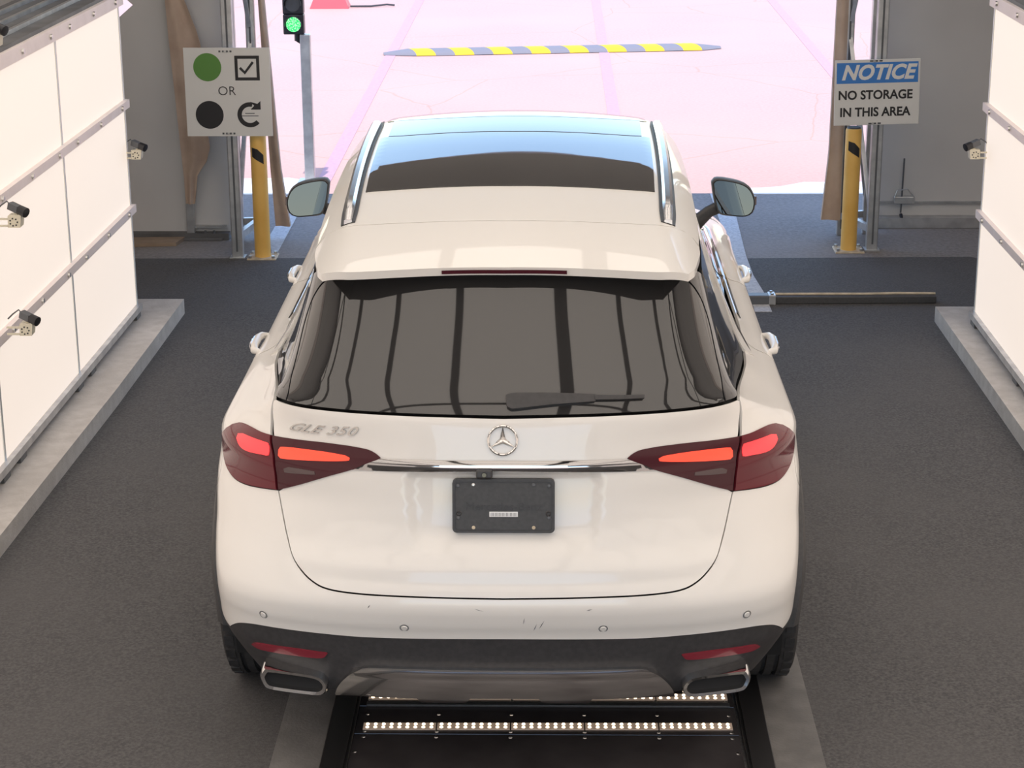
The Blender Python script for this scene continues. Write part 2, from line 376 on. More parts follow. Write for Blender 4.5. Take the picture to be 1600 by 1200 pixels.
# ================================================================ cameras on the light walls
def wall_camera(loc, sx, label, tilt=.15):
    loc = tuple(CAM_POS+(Vector(loc)-CAM_POS)*1.022)
    root = tag(empty('inspection_camera', loc), label, 'camera', 'small cameras on the light walls')
    s = sx
    br = MB().add([(-.03, -.03, -.045), (.022, -.03, -.045), (.03, -.03, .012), (-.028, -.03, .006), (-.03, .03, -.045), (.022, .03, -.045), (.03, .03, .012), (-.028, .03, .006)],
                  [(0, 1, 2, 3), (7, 6, 5, 4), (0, 4, 5, 1), (1, 5, 6, 2), (2, 6, 7, 3), (3, 7, 4, 0)])
    br.v = [(s*x, y, z) for x, y, z in br.v]
    b = br.build('bracket', 'beige', root)
    for k in range(7):
        a = 2*math.pi*k/7
        MB().lathe([(0, .0), (0, .0035), (.002, .0035)], (s*(-.004+.016*math.cos(a)), -.032, -.021+.016*math.sin(a)), 'y', 8).build('hole', 'camblack', b)
    for z in (-.038, -.008): MB().box(min(s*-.085, s*-.028), max(s*-.085, s*-.028), -.03, -.022, z-.004, z+.004).build('arm', 'beige', root)
    d = Vector((s*.86, -.42, -.28)).normalized(); p = Vector((s*.005, -.005, .034))
    MB().bar(p-d*.035, p+d*.015, .032, .030).build('camera_body', 'camgrey', root)
    MB().tube([p+d*.012, p+d*.018, p+d*.055, p+d*.056], [.014, .021, .022, .018], 16).build('lens', 'camblack', root, True)
    MB().bar(p+Vector((0, 0, -.02)), p+Vector((0, 0, -.038)), .02, .02).build('mount', 'beige', root)
    MB().tube([p-d*.03, p-d*.05+Vector((0, 0, .012)), p+Vector((-s*.065, 0, .012)), p+Vector((-s*.09, .01, -.012))], .0035, 6).build('cable', 'camgrey', root, True)
wall_camera((-2.085, 2.40, 1.335), 1, 'small black camera on beige bracket, upper one at the left picture edge')
wall_camera((-2.085, 2.44, .855), 1, 'small black camera on beige bracket, lower one at the left picture edge')
wall_camera((-2.12, 5.03, 1.095), 1, 'small black camera on the far end of the wall beside the hanging canvas')
wall_camera((-2.10, 2.36, 2.09), 1, 'small camera above the top rail in the upper left corner')
wall_camera((2.385, 4.86, 1.125), -1, 'small black camera on the light wall beside the notice sign')

# ================================================================ exit door frames
def truss(name, chords, label, dia):
    root = tag(empty(name, (*chords[0], 0)), label, 'truss'); o = Vector((*chords[0], 0))
    ps = [Vector((*c, 0))-o for c in chords]
    for i, p in enumerate(ps):
        w = (.072, .06, .06)[i]
        t = MB().box(p.x-w/2, p.x+w/2, p.y-w/2, p.y+w/2, 0, 3.18, .008).build('post', 'alu', root)
        MB().box(p.x-.006, p.x+.006, p.y-w/2-.004, p.y-w/2, .05, 3.15).build('slot', 'camgrey', t)
    for (a, b) in dia:
        z = .14; up = True
        MB().bar(ps[a]+Vector((0, 0, z)), ps[b]+Vector((0, 0, z)), .035, .045).build('cross_member', 'alu', root)
        while z < 3.1:
            z2 = min(z+1.25, 3.15); q0, q1 = (ps[a], ps[b]) if up else (ps[b], ps[a])
            MB().bar(q0+Vector((0, 0, z)), q1+Vector((0, 0, z2)), .026, .026).build('diagonal', 'alu', root)
            z = z2; up = not up
    MB().box(-.05, .05, -.05, .05, 0.001, .012).build('base_plate', 'alu', root)
truss('door_truss', [(-1.915, 6.99), (-1.84, 7.46), (-1.97, 7.44)], 'aluminium door truss behind the green circle sign', [(0, 1), (2, 1)])
truss('door_truss', [(2.245, 7.19), (2.10, 7.62), (2.28, 7.66)], 'aluminium door truss behind the notice sign', [(0, 1), (2, 1)])

def cloth(name, prof, thick, folds, amp, label, cat='curtain'):
    """Hanging cloth: prof = (z, xleft, xright, y) rows from the top down."""
    n = 15; mb = MB(); rows = []
    zs = np.linspace(prof[0][0], prof[-1][0], 40)
    P = np.array(prof)[::-1]
    for z in zs:
        xl, xr, y = (np.interp(z, P[:, 0], P[:, k]) for k in (1, 2, 3))
        rows.append([(xl+(xr-xl)*k/(n-1), y+amp*math.sin(folds*2*math.pi*k/(n-1)+z*1.3), z) for k in range(n)])
    V = [p for r in rows for p in r]+[(p[0], p[1]+thick, p[2]) for r in rows for p in r]; F = []
    m = len(rows); N = m*n
    for i in range(m-1):
        for k in range(n-1):
            a = i*n+k; F += [(a, a+1, a+n+1, a+n), (a+N+n, a+n+1+N, a+1+N, a+N)]
        for k in (0, n-1): a = i*n+k; F.append((a, a+n, a+n+N, a+N))
    for i in (0, m-1):
        for k in range(n-1): a = i*n+k; F.append((a, a+1, a+1+N, a+N))
    mb.add(V, F)
    return tag(mb.build(name, 'canvas', None, True), label, cat)
cloth('canvas_curtain', [(4.05, -2.55, -2.33, 7.43), (1.62, -2.39, -2.26, 7.43), (1.36, -2.38, -2.17, 7.43), (.7, -2.34, -2.15, 7.41), (.6, -2.335, -2.13, 7.41), (.47, -2.33, -2.235, 7.43), (.26, -2.325, -2.265, 7.43)], .012, 1.3, .014, 'brown canvas bunched and hanging on the grey wall by the green circle sign')
cloth('canvas_flap', [(3.17, -1.80, -1.765, 7.46), (1.6, -1.785, -1.745, 7.46), (.5, -1.75, -1.68, 7.46), (.10, -1.73, -1.63, 7.46)], .05, .8, .012, 'narrow beige canvas door flap just behind the bollard by the traffic light')
cloth('canvas_flap', [(3.17, 1.995, 2.06, 7.42), (1.6, 1.985, 2.06, 7.42), (.6, 1.975, 2.06, 7.42), (.15, 1.94, 2.065, 7.42)], .05, .8, .012, 'narrow beige canvas door flap beside the notice sign bollard')
pl = tag(empty('tent_pole', (-2.31, 7.498, 0)), 'grey metal tent pole standing under the brown canvas', 'pole')
MB().box(-.027, .027, -.02, .02, .02, 4.05, .006).build('pole', 'alu', pl)
MB().box(-.07, .22, -.06, .025, .003, .022, .004).build('base_plate', 'boxtop', pl)
MB().box(-.03, .24, .0, .03, .08, .095).build('cross_piece', 'alu', pl)
for x in (.10, .16): MB().tube([(x, -.03, .02), (x, -.03, .07)], .008, 8).build('bolt', 'camgrey', pl)
tag(MB().flat([(-2.95, 7.24), (-2.38, 7.29), (-2.35, 7.46), (-2.95, 7.44)], .004, .028).build('plywood_board', 'wood'), 'brown plywood board lying at the foot of the grey wall', 'board')
rd = tag(empty('wall_latch', (2.55, 7.86, 0)), 'thin dark rod with bracket on the lower right grey wall', 'latch')
MB().tube([(-.006, 0, .10), (.0, 0, .48)], .006, 8).build('rod', 'camgrey', rd)
MB().box(-.055, .085, -.015, .03, .165, .215, .004).build('bracket', 'alu', rd)
MB().tube([(-.055, -.012, .21), (-.04, -.02, .26), (.03, -.02, .27), (.08, -.012, .21)], .004, 6).build('wire_loop', 'alu', rd)
MB().tube([(-.005, -.01, .09), (-.005, -.05, .065)], .012, 8).build('foot', 'camblack', rd)

# ---- bollards
def bollard(x, y, label):
    r = tag(empty('bollard', (x, y, 0)), label, 'bollard', 'yellow bollards at the exit')
    MB().lathe([(.012, .052), (.80, .052), (.815, .049), (.822, .035), (.824, 0)], (0, 0, 0), 'z', 32).build('pipe', 'yellow', r, True)
    MB().lathe([(.826, .0), (.826, .04), (.815, .046)], (0, 0, 0), 'z', 24).build('cap', 'clad', r, True)
    MB().box(-.095, .095, -.085, .085, .001, .014, .003).build('base_plate', 'baseplate', r)
    for sx in (-1, 1):
        for sy in (-1, 1): MB().tube([(sx*.075, sy*.065, .012), (sx*.075, sy*.065, .03)], .011, 6).build('bolt', 'screw', r)
    mb = MB(); n = 8; V = []
    for k in range(n+1):
        a = -math.pi/2-.75+1.5*k/n; z = .665+.035-.05*k/n
        for h in (0, .075-.03*abs(k/n-.5)): V.append((.0535*math.cos(a), .0535*math.sin(a), z-.02+h))
    mb.add(V, [(2*k, 2*k+2, 2*k+3, 2*k+1) for k in range(n)]).build('tape', 'ink', r)
bollard(-1.752, 6.985, 'yellow steel bollard under the green circle sign')
bollard(2.092, 7.17, 'yellow steel bollard under the notice sign')

# ================================================================ signs
def sign_text(body, size, cx, cz, material, parent, name='lettering', y=-.0055, **k):
    vs, fs = text_mesh(body, size, **k)
    return solid_text(vs, fs, lambda a, b: (cx+a, y, cz+b), lambda a, b: (cx+a, -.0035, cz+b)).build(name, material, parent)
sg = tag(empty('instruction_sign', (-2.187, 6.90, .822)), 'white square sign with green and black circles, tick box and OR', 'sign')
W_, H_ = .545, .562
MB().box(0, W_, -.004, .004, 0, H_).build('board', 'signwhite', sg)
def D(y): return H_-y
MB().prism(ngon(.148, D(.122), .089), -.0055, -.003).build('green_circle', 'green', sg)
MB().prism(ngon(.148, D(.425), .089), -.0055, -.003).build('black_circle', 'ink', sg)
bxm = MB(); x0, x1, z1, z0 = .322, .478, D(.05), D(.206); t = .019
bxm.box(x0, x1, -.0055, -.003, z0, z0+t).box(x0, x1, -.0055, -.003, z1-t, z1).box(x0, x0+t, -.0055, -.003, z0+t, z1-t).box(x1-t, x1, -.0055, -.003, z0+t, z1-t)
bxm.build('tick_box', 'ink', sg)
MB().prism([(.348, D(.132)), (.360, D(.121)), (.384, D(.147)), (.432, D(.085)), (.444, D(.095)), (.385, D(.168))], -.0055, -.003).build('tick', 'ink', sg)
sign_text('OR', .082, .265, D(.275), 'ink', sg, bold=-.0008)
ro, ri = .080, .052; A0, A1 = math.radians(75), math.radians(318); cx, cz = .405, D(.425)
MB().prism([(cx+ro*math.cos(A0+(A1-A0)*k/32), cz+ro*math.sin(A0+(A1-A0)*k/32)) for k in range(33)]+[(cx+ri*math.cos(A1-(A1-A0)*k/32), cz+ri*math.sin(A1-(A1-A0)*k/32)) for k in range(33)], -.0055, -.003).build('loop_arrow', 'ink', sg)
MB().prism([(cx+.004, cz+.083), (cx+.03, cz+.058), (cx+.006, cz+.034), (cx+.07, cz+.034), (cx+.07, cz+.088), (cx+.05, cz+.070)], -.0057, -.003).build('arrow_head', 'ink', sg)
for dz, w in ((.009, .030), (-.007, .054)): MB().box(cx-w, cx+w, -.005, -.003, cz+dz-.0025, cz+dz+.0025).build('fine_print', 'camgrey', sg)
for z in (.012, H_-.028):
    for dx in (-.035, -.012, .012, .035): MB().box(.265+dx-.006, .265+dx+.006, -.007, -.003, z, z+.011).build('clip', 'camgrey', sg)
    MB().tube([(.265, -.003, z+.006), (.265, -.012, z+.006)], .008, 8).build('screw', 'screw', sg)

sr = tag(empty('notice_sign', (1.95, 7.10, .845)), 'blue and white NOTICE no storage sign on the exit truss', 'sign')
sr.rotation_euler = (0, math.radians(-1.2), math.radians(1.5))
W2, H2 = .545, .42
MB().box(0, W2, -.004, .004, 0, H2, .002).build('board', 'signwhite', sr)
MB().box(.012, .532, -.0052, -.003, H2-.15, H2-.018).build('blue_band', 'blue', sr)
sign_text('NOTICE', .128, .272, H2-.085, 'white', sr, y=-.0075, bold=.0048, shear=.28, sx=.96, spacing=1.03)
sign_text('NO STORAGE', .080, .262, H2-.228, 'ink', sr, bold=.0022, sx=.95)
sign_text('IN THIS AREA', .080, .262, H2-.338, 'ink', sr, bold=.0022, sx=.93)
for z in (.005, H2-.014):
    for dx in (-.03, .0, .03): MB().box(.262+dx-.010, .262+dx+.010, -.007, -.003, z, z+.010).build('clip', 'camgrey', sr)
    MB().tube([(.25, -.003, z+.005), (.25, -.012, z+.005)], .008, 8).build('screw', 'screw', sr)

# ================================================================ lane markings and yard
tag(MB().flat([(1.335, 5.66), (1.435, 5.66), (1.43, 6.1), (1.405, 6.5), (1.405, 7.0), (1.44, 8.2), (1.45, 8.9), (1.31, 8.9), (1.315, 7.0), (1.335, 6.1)], .0, .009).build('lane_line', 'line'), 'pale painted lane line on the floor beyond the right mirror', 'floor marking')
tag(MB().flat([(-1.79, 7.56), (-1.79, 8.9), (-1.675, 8.9), (-1.675, 7.03), (-1.70, 7.03)], .0, .008).build('lane_line', 'line'), 'pale painted lane line beside the yellow bollard and left mirror', 'floor marking')
for x, l in ((-1.62, 'faint lilac yard line under the left end of the speed bump'), (.69, 'faint lilac yard line under the middle of the speed bump'), (2.98, 'faint lilac yard line to the right of the speed bump')):
    tag(MB().box(x-.055, x+.055, 9.2, 60, -.01, .004).build('yard_line', 'lilac'), l, 'floor marking', 'yard lines')
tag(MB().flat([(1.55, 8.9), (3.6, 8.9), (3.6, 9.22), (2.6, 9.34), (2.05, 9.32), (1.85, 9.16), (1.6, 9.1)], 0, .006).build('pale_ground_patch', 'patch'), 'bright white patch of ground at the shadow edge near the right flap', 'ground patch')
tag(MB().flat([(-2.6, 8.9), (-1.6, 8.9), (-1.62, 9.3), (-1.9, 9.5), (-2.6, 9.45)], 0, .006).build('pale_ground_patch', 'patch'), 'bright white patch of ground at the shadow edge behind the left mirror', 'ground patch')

sb = tag(empty('speed_bump', (-1.70, 15.98, .006), .118), 'yellow and black striped speed bump across the sunny yard', 'speed bump')
NB = 17; LB = 3.70; seg = LB/(NB+.8)
def bump_seg(a, b, ta, tb, sk):
    mb = MB(); n = 8; V = []
    for (x, t) in ((a, ta), (b, tb)):
        for k in range(n+1):
            an = math.pi*k/n; yy = -.17*math.cos(an)*t; V.append((x+sk*yy*(1 if t == 1 else 0), yy, max(.0, .052*math.sin(an)*t)))
    F = [(k, k+1, k+n+2, k+n+1) for k in range(n)]+[tuple(range(n, -1, -1)), tuple(range(n+1, 2*n+2))]
    return mb.add(V, F)
x = 0.
for k in range(NB):
    w = seg*1.4 if k in (0, NB-1) else seg
    bump_seg(x, x+w, .35 if k == 0 else 1, .35 if k == NB-1 else 1, -.35).build('segment', 'bblack' if k % 2 == 0 else 'byellow', sb, True)
    x += w
bb = tag(empty('barricade_foot', (-2.72, 20.1, 0)), 'red plastic barricade foot in the sunny yard beside the traffic light', 'barricade')
mb = MB(); mb.add([(-.25, -.16, 0), (.25, -.16, 0), (.25, .16, 0), (-.25, .16, 0), (-.17, -.09, .20), (.17, -.09, .20), (.17, .09, .20), (-.17, .09, .20)], [(3, 2, 1, 0), (4, 5, 6, 7), (0, 1, 5, 4), (1, 2, 6, 5), (2, 3, 7, 6), (3, 0, 4, 7)]).build('base', 'red', bb)
MB().box(-.12, .12, -.06, .06, .2, .75, .02).build('body', 'red', bb)
tag(MB().tube([(-2.46, 20.05, .02), (-2.2, 20.1, .015), (-2.0, 20.15, .03), (-1.9, 20.16, .02)], .012, 6).build('yard_hose', 'clad', None, True), 'thin dark hose on the sunny ground beside the red barricade', 'hose')

# ---- traffic light
tl = tag(empty('traffic_light', (-1.72, 9.37, 0)), 'black traffic light with glowing green lamp on a grey square post', 'traffic light')
MB().box(-.038, .038, -.038, .038, .012, 1.13, .006).build('post', 'alu', tl)
MB().box(-.09, .09, -.09, .09, 0.006, .014).build('base_plate', 'alu', tl)
MB().tube([(-.06, 0, 1.08), (-.06, 0, 1.14)], .022, 12).build('neck', 'camblack', tl)
MB().bar((-.06, 0, 1.09), (0, 0, 1.05), .03, .03).build('clamp', 'camblack', tl)
for k, (z, mm) in enumerate(((1.207, 'greenlamp'), (1.357, 'greylamp'), (1.507, 'greylamp'))):
    hd = MB().box(-.158, -.002, -.045, .045, z-.0745, z+.0745, .008).build('housing', 'camblack', tl)
    MB().lathe([(-.046, .0), (-.050, .03), (-.047, .055), (-.044, .056)], (-.08, 0, z), 'y', 28).build('lamp', mm, hd, True)
    mb = MB(); n = 14; V = []
    for i in range(n+1):
        a = math.radians(-10+200*i/n)
        for (r, y) in ((.060, -.044), (.062, -.085), (.065, -.085), (.065, -.044)): V.append((-.08+r*math.cos(a), y, z+r*math.sin(a)))
    F = [(4*i+j, 4*i+(j+1) % 4, 4*i+4+(j+1) % 4, 4*i+4+j) for i in range(n) for j in range(4)]
    mb.add(V, F).build('visor', 'camblack', hd, True)

# ---- bar on the floor across the lane edge
fb = tag(empty('floor_bar', (1.46, 5.86, 0), .02), 'long low dark bar lying across the asphalt beside the car', 'floor bar')
MB().box(.0, .97, -.035, .03, .006, .052, .006).build('rail', 'clad', fb)
MB().tube([(.0, .015, .056), (.3, .012, .057), (.55, .010, .056), (.75, .016, .058), (.97, .012, .056)], .008, 8).build('top_cord', 'baseplate', fb, True)
MB().box(-1.1, .0, -.045, .035, .006, .062, .008).build('sleeve', 'camgrey', fb)
MB().box(-.03, .012, -.05, .04, .006, .066, .004).build('clamp', 'alu', fb)
for y in (-.035, .025): MB().tube([(-.01, y, .06), (-.01, y, .076)], .009, 8).build('bolt', 'screw', fb)

# ---------------------------------------------------------------- car body surface
def _pchip(xs, ys):
    xs = np.array(xs, float); ys = np.array(ys, float)
    h = np.diff(xs); d = np.diff(ys)/h; m = np.zeros(len(xs))
    for i in range(1, len(xs)-1):
        if d[i-1]*d[i] > 0:
            w1 = 2*h[i]+h[i-1]; w2 = h[i]+2*h[i-1]
            m[i] = (w1+w2)/(w1/d[i-1]+w2/d[i])
    m[0] = d[0]; m[-1] = d[-1]
    def f(x):
        x = np.clip(np.asarray(x, float), xs[0], xs[-1])
        i = np.clip(np.searchsorted(xs, x)-1, 0, len(xs)-2)
        t = (x-xs[i])/h[i]
        return ((1+2*t)*(1-t)**2*ys[i] + t*(1-t)**2*h[i]*m[i]
                + t*t*(3-2*t)*ys[i+1] + t*t*(t-1)*h[i]*m[i+1])
    return f
def _sst(a, b, x):
    t = np.clip((np.asarray(x, float)-a)/(b-a), 0, 1)
    return t*t*(3-2*t)

_V = [.22, .30, .36, .45, .52, .56, .60, .65, .69, .73, .78, .84, .90, 1.0, 1.06, 1.12, 1.18, 1.20, 1.22, 1.30, 1.45, 1.60, 1.66]
C_YR = _pchip(_V, [.10, .032, .012, -.004, -.013, -.02, -.034, -.042, -.030, -.012, .012, .038, .060, .083, .097, .112, .129, .137, .147, .193, .285, .382, .425])
C_A = _pchip(_V, [.86, .905, .928, .935, .940, .943, .946, .951, .957, .962, .968, .980, .986, .982, .953, .903, .862, .850, .838, .806, .742, .678, .655])
C_B = _pchip([.22, .56, .72, .86, .95, 1.06, 1.2, 1.66], [.40, .42, .52, .70, .84, .72, .38, .40])
C_N = _pchip([.22, .56, .9, 1.06, 1.2, 1.3, 1.66], [2.8, 2.8, 2.5, 2.5, 2.6, 2.7, 2.7])
C_YF = _pchip([.22, .35, .55, .8, .88, .95, 1.05, 1.15, 1.2, 1.66], [4.70, 4.86, 4.924, 4.90, 4.82, 4.66, 4.25, 3.88, 3.72, 2.62])
C_BF = _pchip([.22, .9, 1.1, 1.2, 1.66], [.75, .8, .6, .5, .40])
C_BELT = _pchip([-.1, .15, .45, .9, 1.5, 2.5, 3.6, 4.2, 5.0], [1.22, 1.217, 1.20, 1.145, 1.105, 1.085, 1.07, 1.03, .97])
C_ZC = _pchip([.2, .33, .5, .82, 1.2, 1.6, 2.0, 2.45, 2.8, 3.2], [1.625, 1.645, 1.668, 1.702, 1.729, 1.746, 1.752, 1.745, 1.705, 1.60])
C_TAPER = _pchip([.1, .36, .53, .7, .87, 1.03, 1.3, 1.6], [.845, .87, .885, .91, .94, .965, .985, 1.0])
def roof_z(x, y):
    ax = np.abs(x)
    return C_ZC(y) - .035*(ax/.55)**2 - .028*(np.maximum(ax-.5, 0)/.1)**2
QC = 1.2
_p = np.linspace(0, np.pi/2, 4001)
_r = (np.sin(_p)**2.5+np.cos(_p)**2.5)**(-1/2.5)
_l = np.concatenate([[0], np.cumsum(np.hypot(np.diff(.96*_r*np.sin(_p)), np.diff(.5*_r*np.cos(_p))))])
_QT = _l[::10]*QC/_l[-1]; _PT = _p[::10]
def surf(q, v):
    """Point on the car body: q runs round the car from the middle of the tail, v runs up it."""
    q = np.asarray(q, float); v = np.asarray(v, float)
    q, v = np.broadcast_arrays(q, v)
    sg = np.where(q < 0, -1., 1.); aq = np.abs(q)
    a = C_A(v); b = C_B(v); n = C_N(v); yr = C_YR(v); yf = C_YF(v); bf = C_BF(v)
    psi = np.interp(np.minimum(aq, QC), _QT, _PT)
    sx, sy = np.sin(psi), np.cos(psi)
    rr = (np.abs(sx)**n+np.abs(sy)**n)**(-1/n)
    xr = a*rr*sx; yy = yr + b*(1-rr*sy)
    s = np.clip((aq-QC)/3.0, 0, 1)
    ys = (yr+b) + s*((yf-bf)-(yr+b))
    tf = np.clip((aq-QC-3.0)/1.2, 0, 1)*np.pi/2
    yfc = (yf-bf) + bf*np.sin(tf)**(2/2.4)
    xfc = a*np.maximum(np.cos(tf), 0)**(2/2.4)
    y = np.where(aq <= QC, yy, np.where(aq <= QC+3.0, ys, yfc))
    x = np.where(aq <= QC, xr, np.where(aq <= QC+3.0, a, xfc))
    low = 1-_sst(1.0, 1.2, v)
    x = x*(1-.07*_sst(3.4, 4.8, y)*low)
    x = x - .008*_sst(1.5, 1.9, y)*(1-_sst(3.2, 3.6, y))*low
    x = x*(1-(1-C_TAPER(y))*_sst(1.0, 1.18, v)*(1-.45*_sst(1.25, 1.66, v)))
    x = x*(1-.085*(1-_sst(.15, .95, y))*(1-_sst(.30, .50, v)))
    zb = C_BELT(y)
    zt = roof_z(x, y) - .012
    z = np.where(v <= .95, v, np.where(v <= 1.2, .95+(v-.95)/.25*(zb-.95), zb+(v-1.2)/.46*(zt-zb)))
    return np.stack([sg*x, y, z], -1)

# ================================================================ the car
CAR = tag(empty('suv_car', (0, 0, 0)), 'white SUV with lit red tail lights seen from behind in the lane', 'car')
def surf_n(q, v, e=1e-3):
    q = np.asarray(q, float); v = np.asarray(v, float)
    a = surf(q+e, v)-surf(q-e, v); b = surf(q, v+e)-surf(q, v-e)
    n = np.cross(a, b); n /= np.linalg.norm(n, axis=-1, keepdims=True)+1e-12
    return n
def inv_side(y, z, q0=1.6, v0=.8):
    """Surface coordinates of a point on the car's flank given by y and z."""
    q, v = q0, v0
    for _ in range(60):
        p = surf(q, v); h = 1e-4
        J = np.array([(surf(q+h, v)-p)/h, (surf(q, v+h)-p)/h]).T[1:]
        d = np.linalg.solve(J+1e-9*np.eye(2), np.array([y, z])-p[1:])
        d = np.clip(d, -.15, .15); q += float(d[0]); v = min(max(v+float(d[1]), .225), 1.64); q = max(q, .2)
        if abs(d).max() < 1e-6: break
    return (q, v)
def catmull(pts, step=.012, closed=False):
    P = [np.array(p, float) for p in pts]; out = []
    for i in range(len(P)-1):
        p0 = P[i-1] if i > 0 else 2*P[0]-P[1]; p1, p2 = P[i], P[i+1]
        p3 = P[i+2] if i+2 < len(P) else 2*P[-1]-P[-2]
        n = max(1, int(np.linalg.norm(p2-p1)/step))
        for k in range(n):
            t = k/n; out.append(.5*((2*p1)+(-p0+p2)*t+(2*p0-5*p1+4*p2-p3)*t*t+(-p0+3*p1-3*p2+p3)*t**3))
    out.append(P[-1]); return [tuple(map(float, p)) for p in out]
def loop(*curves, step=.012):
    out = []
    for c in curves:
        c = catmull(c, step)
        for p in c:
            if not out or abs(p[0]-out[-1][0])+abs(p[1]-out[-1][1]) > .002: out.append(p)
    while abs(out[0][0]-out[-1][0])+abs(out[0][1]-out[-1][1]) < .003: out.pop()
    return out
def mirrored(half):
    """Close a half outline that starts and ends on the centre line."""
    r = [(max(q, 0.), v) for q, v in half]
    return r+[(-q, v) for q, v in reversed(r) if q > .004]
def area(p): return .5*sum(a[0]*b[1]-b[0]*a[1] for a, b in zip(p, p[1:]+p[:1]))
def inset(p, g):
    if g == 0: return p
    if area(p) < 0: p = p[::-1]
    out = []; n = len(p)
    for i in range(n):
        a, b, c = np.array(p[i-1]), np.array(p[i]), np.array(p[(i+1) % n])
        d1 = (b-a)/(np.linalg.norm(b-a)+1e-12); d2 = (c-b)/(np.linalg.norm(c-b)+1e-12)
        t = d1+d2; t /= np.linalg.norm(t)+1e-12
        out.append(tuple(b+g*np.array([-t[1], t[0]])))
    return out
def cdt(poly, h):
    p = np.array(poly); lo, hi = p.min(0), p.max(0)
    nxt = np.roll(p, -1, 0); pts = []
    ys = np.arange(lo[1]+h*.5, hi[1], h*.87)
    for r, y in enumerate(ys):
        xs_ = np.arange(lo[0]+(h*.5 if r % 2 else 0)+h*.25, hi[0], h)
        for x in xs_:
            c = ((p[:, 1] > y) != (nxt[:, 1] > y))
            with np.errstate(divide='ignore', invalid='ignore'):
                xi = (nxt[:, 0]-p[:, 0])*(y-p[:, 1])/(nxt[:, 1]-p[:, 1])+p[:, 0]
            if (c & (x < xi)).sum() % 2 == 0: continue
            e = nxt-p; t = np.clip(((np.array([x, y])-p)*e).sum(1)/((e*e).sum(1)+1e-12), 0, 1)
            if np.linalg.norm(p+e*t[:, None]-np.array([x, y]), axis=1).min() > h*.42: pts.append((x, y))
    V = [Vector(a) for a in poly]+[Vector(a) for a in pts]; n = len(poly)
    vs, es, fs, ov, oe, of = delaunay_2d_cdt(V, [(i, (i+1) % n) for i in range(n)], [], 1, 1e-5)
    return np.array([(a.x, a.y) for a in vs]), [tuple(f) for f in fs]
def finish(name, V, F, Nr, material, parent, lipvec, lip):
    """Mesh with exact surface normals and a turned-in edge."""
    cnt = {}
    for f in F:
        for a, b in zip(f, f[1:]+f[:1]): cnt[(a, b)] = 1
    be = [(a, b) for (a, b) in cnt if (b, a) not in cnt]
    V = [tuple(p) for p in V]; n0 = len(V); allF = list(F); Nn = [tuple(n) for n in Nr]
    ln = []
    if lip > 0:
        mp = {}
        for a, b in be:
            for i in (a, b):
                if i not in mp:
                    mp[i] = (len(V), len(V)+1)
                    V.append(V[i]); V.append(tuple(np.array(V[i])+np.array(lipvec[i])*lip))
            allF.append((mp[b][0], mp[a][0], mp[a][1], mp[b][1]))
    me = bpy.data.meshes.new(name); me.from_pydata(V, [], allF)
    me.polygons.foreach_set('use_smooth', [True]*len(me.polygons))
    nn = np.zeros((len(V), 3)); nn[:n0] = Nr
    if len(V) > n0:
        me.update(); vn = np.zeros(len(V)*3); me.vertex_normals.foreach_get('vector', vn); nn[n0:] = vn.reshape(-1, 3)[n0:]
    me.normals_split_custom_set_from_vertices([tuple(x) for x in nn])
    me.materials.append(M[material]); return link(name, me, parent)
def patch(name, poly, material, parent=None, off=0., h=.035, lip=.010, gap=0., disp=None):
    poly = inset(poly, gap); P, F = cdt(poly, h)
    def S(q, v):
        s = surf(q, v); n = surf_n(q, v)
        d = off+(disp(q, v) if disp is not None else 0.)
        return s+n*(d[..., None] if isinstance(d, np.ndarray) else d)
    q, v = P[:, 0], P[:, 1]
    X = S(q, v); e = 1e-3
    Nr = np.cross(S(q+e, v)-S(q-e, v), S(q, v+e)-S(q, v-e)); Nr /= np.linalg.norm(Nr, axis=-1, keepdims=True)+1e-12
    F = [f if np.dot(np.cross(X[f[1]]-X[f[0]], X[f[2]]-X[f[0]]), Nr[f[0]]) > 0 else f[::-1] for f in F]
    return finish(name, X, F, Nr, material, parent or CAR, -Nr, lip)
def sheet(name, poly, material, parent=None, off=0., h=.05, lip=.012, gap=0., zf=None):
    """Patch over the roof: poly in x,y."""
    zf = zf or roof_z; poly = inset(poly, gap); P, F = cdt(poly, h); x, y = P[:, 0], P[:, 1]; e = 1e-3
    X = np.stack([x, y, zf(x, y)+off], -1)
    Nr = np.stack([-(zf(x+e, y)-zf(x-e, y))/(2*e), -(zf(x, y+e)-zf(x, y-e))/(2*e), np.ones_like(x)], -1)
    Nr /= np.linalg.norm(Nr, axis=-1, keepdims=True)
    F = [f if np.cross(X[f[1]]-X[f[0]], X[f[2]]-X[f[0]])[2] > 0 else f[::-1] for f in F]
    return finish(name, X, F, Nr, material, parent or CAR, np.tile([0, .15, -1.], (len(X), 1)), lip)
def neg(p): return [(-a, b) for a, b in reversed(p)]

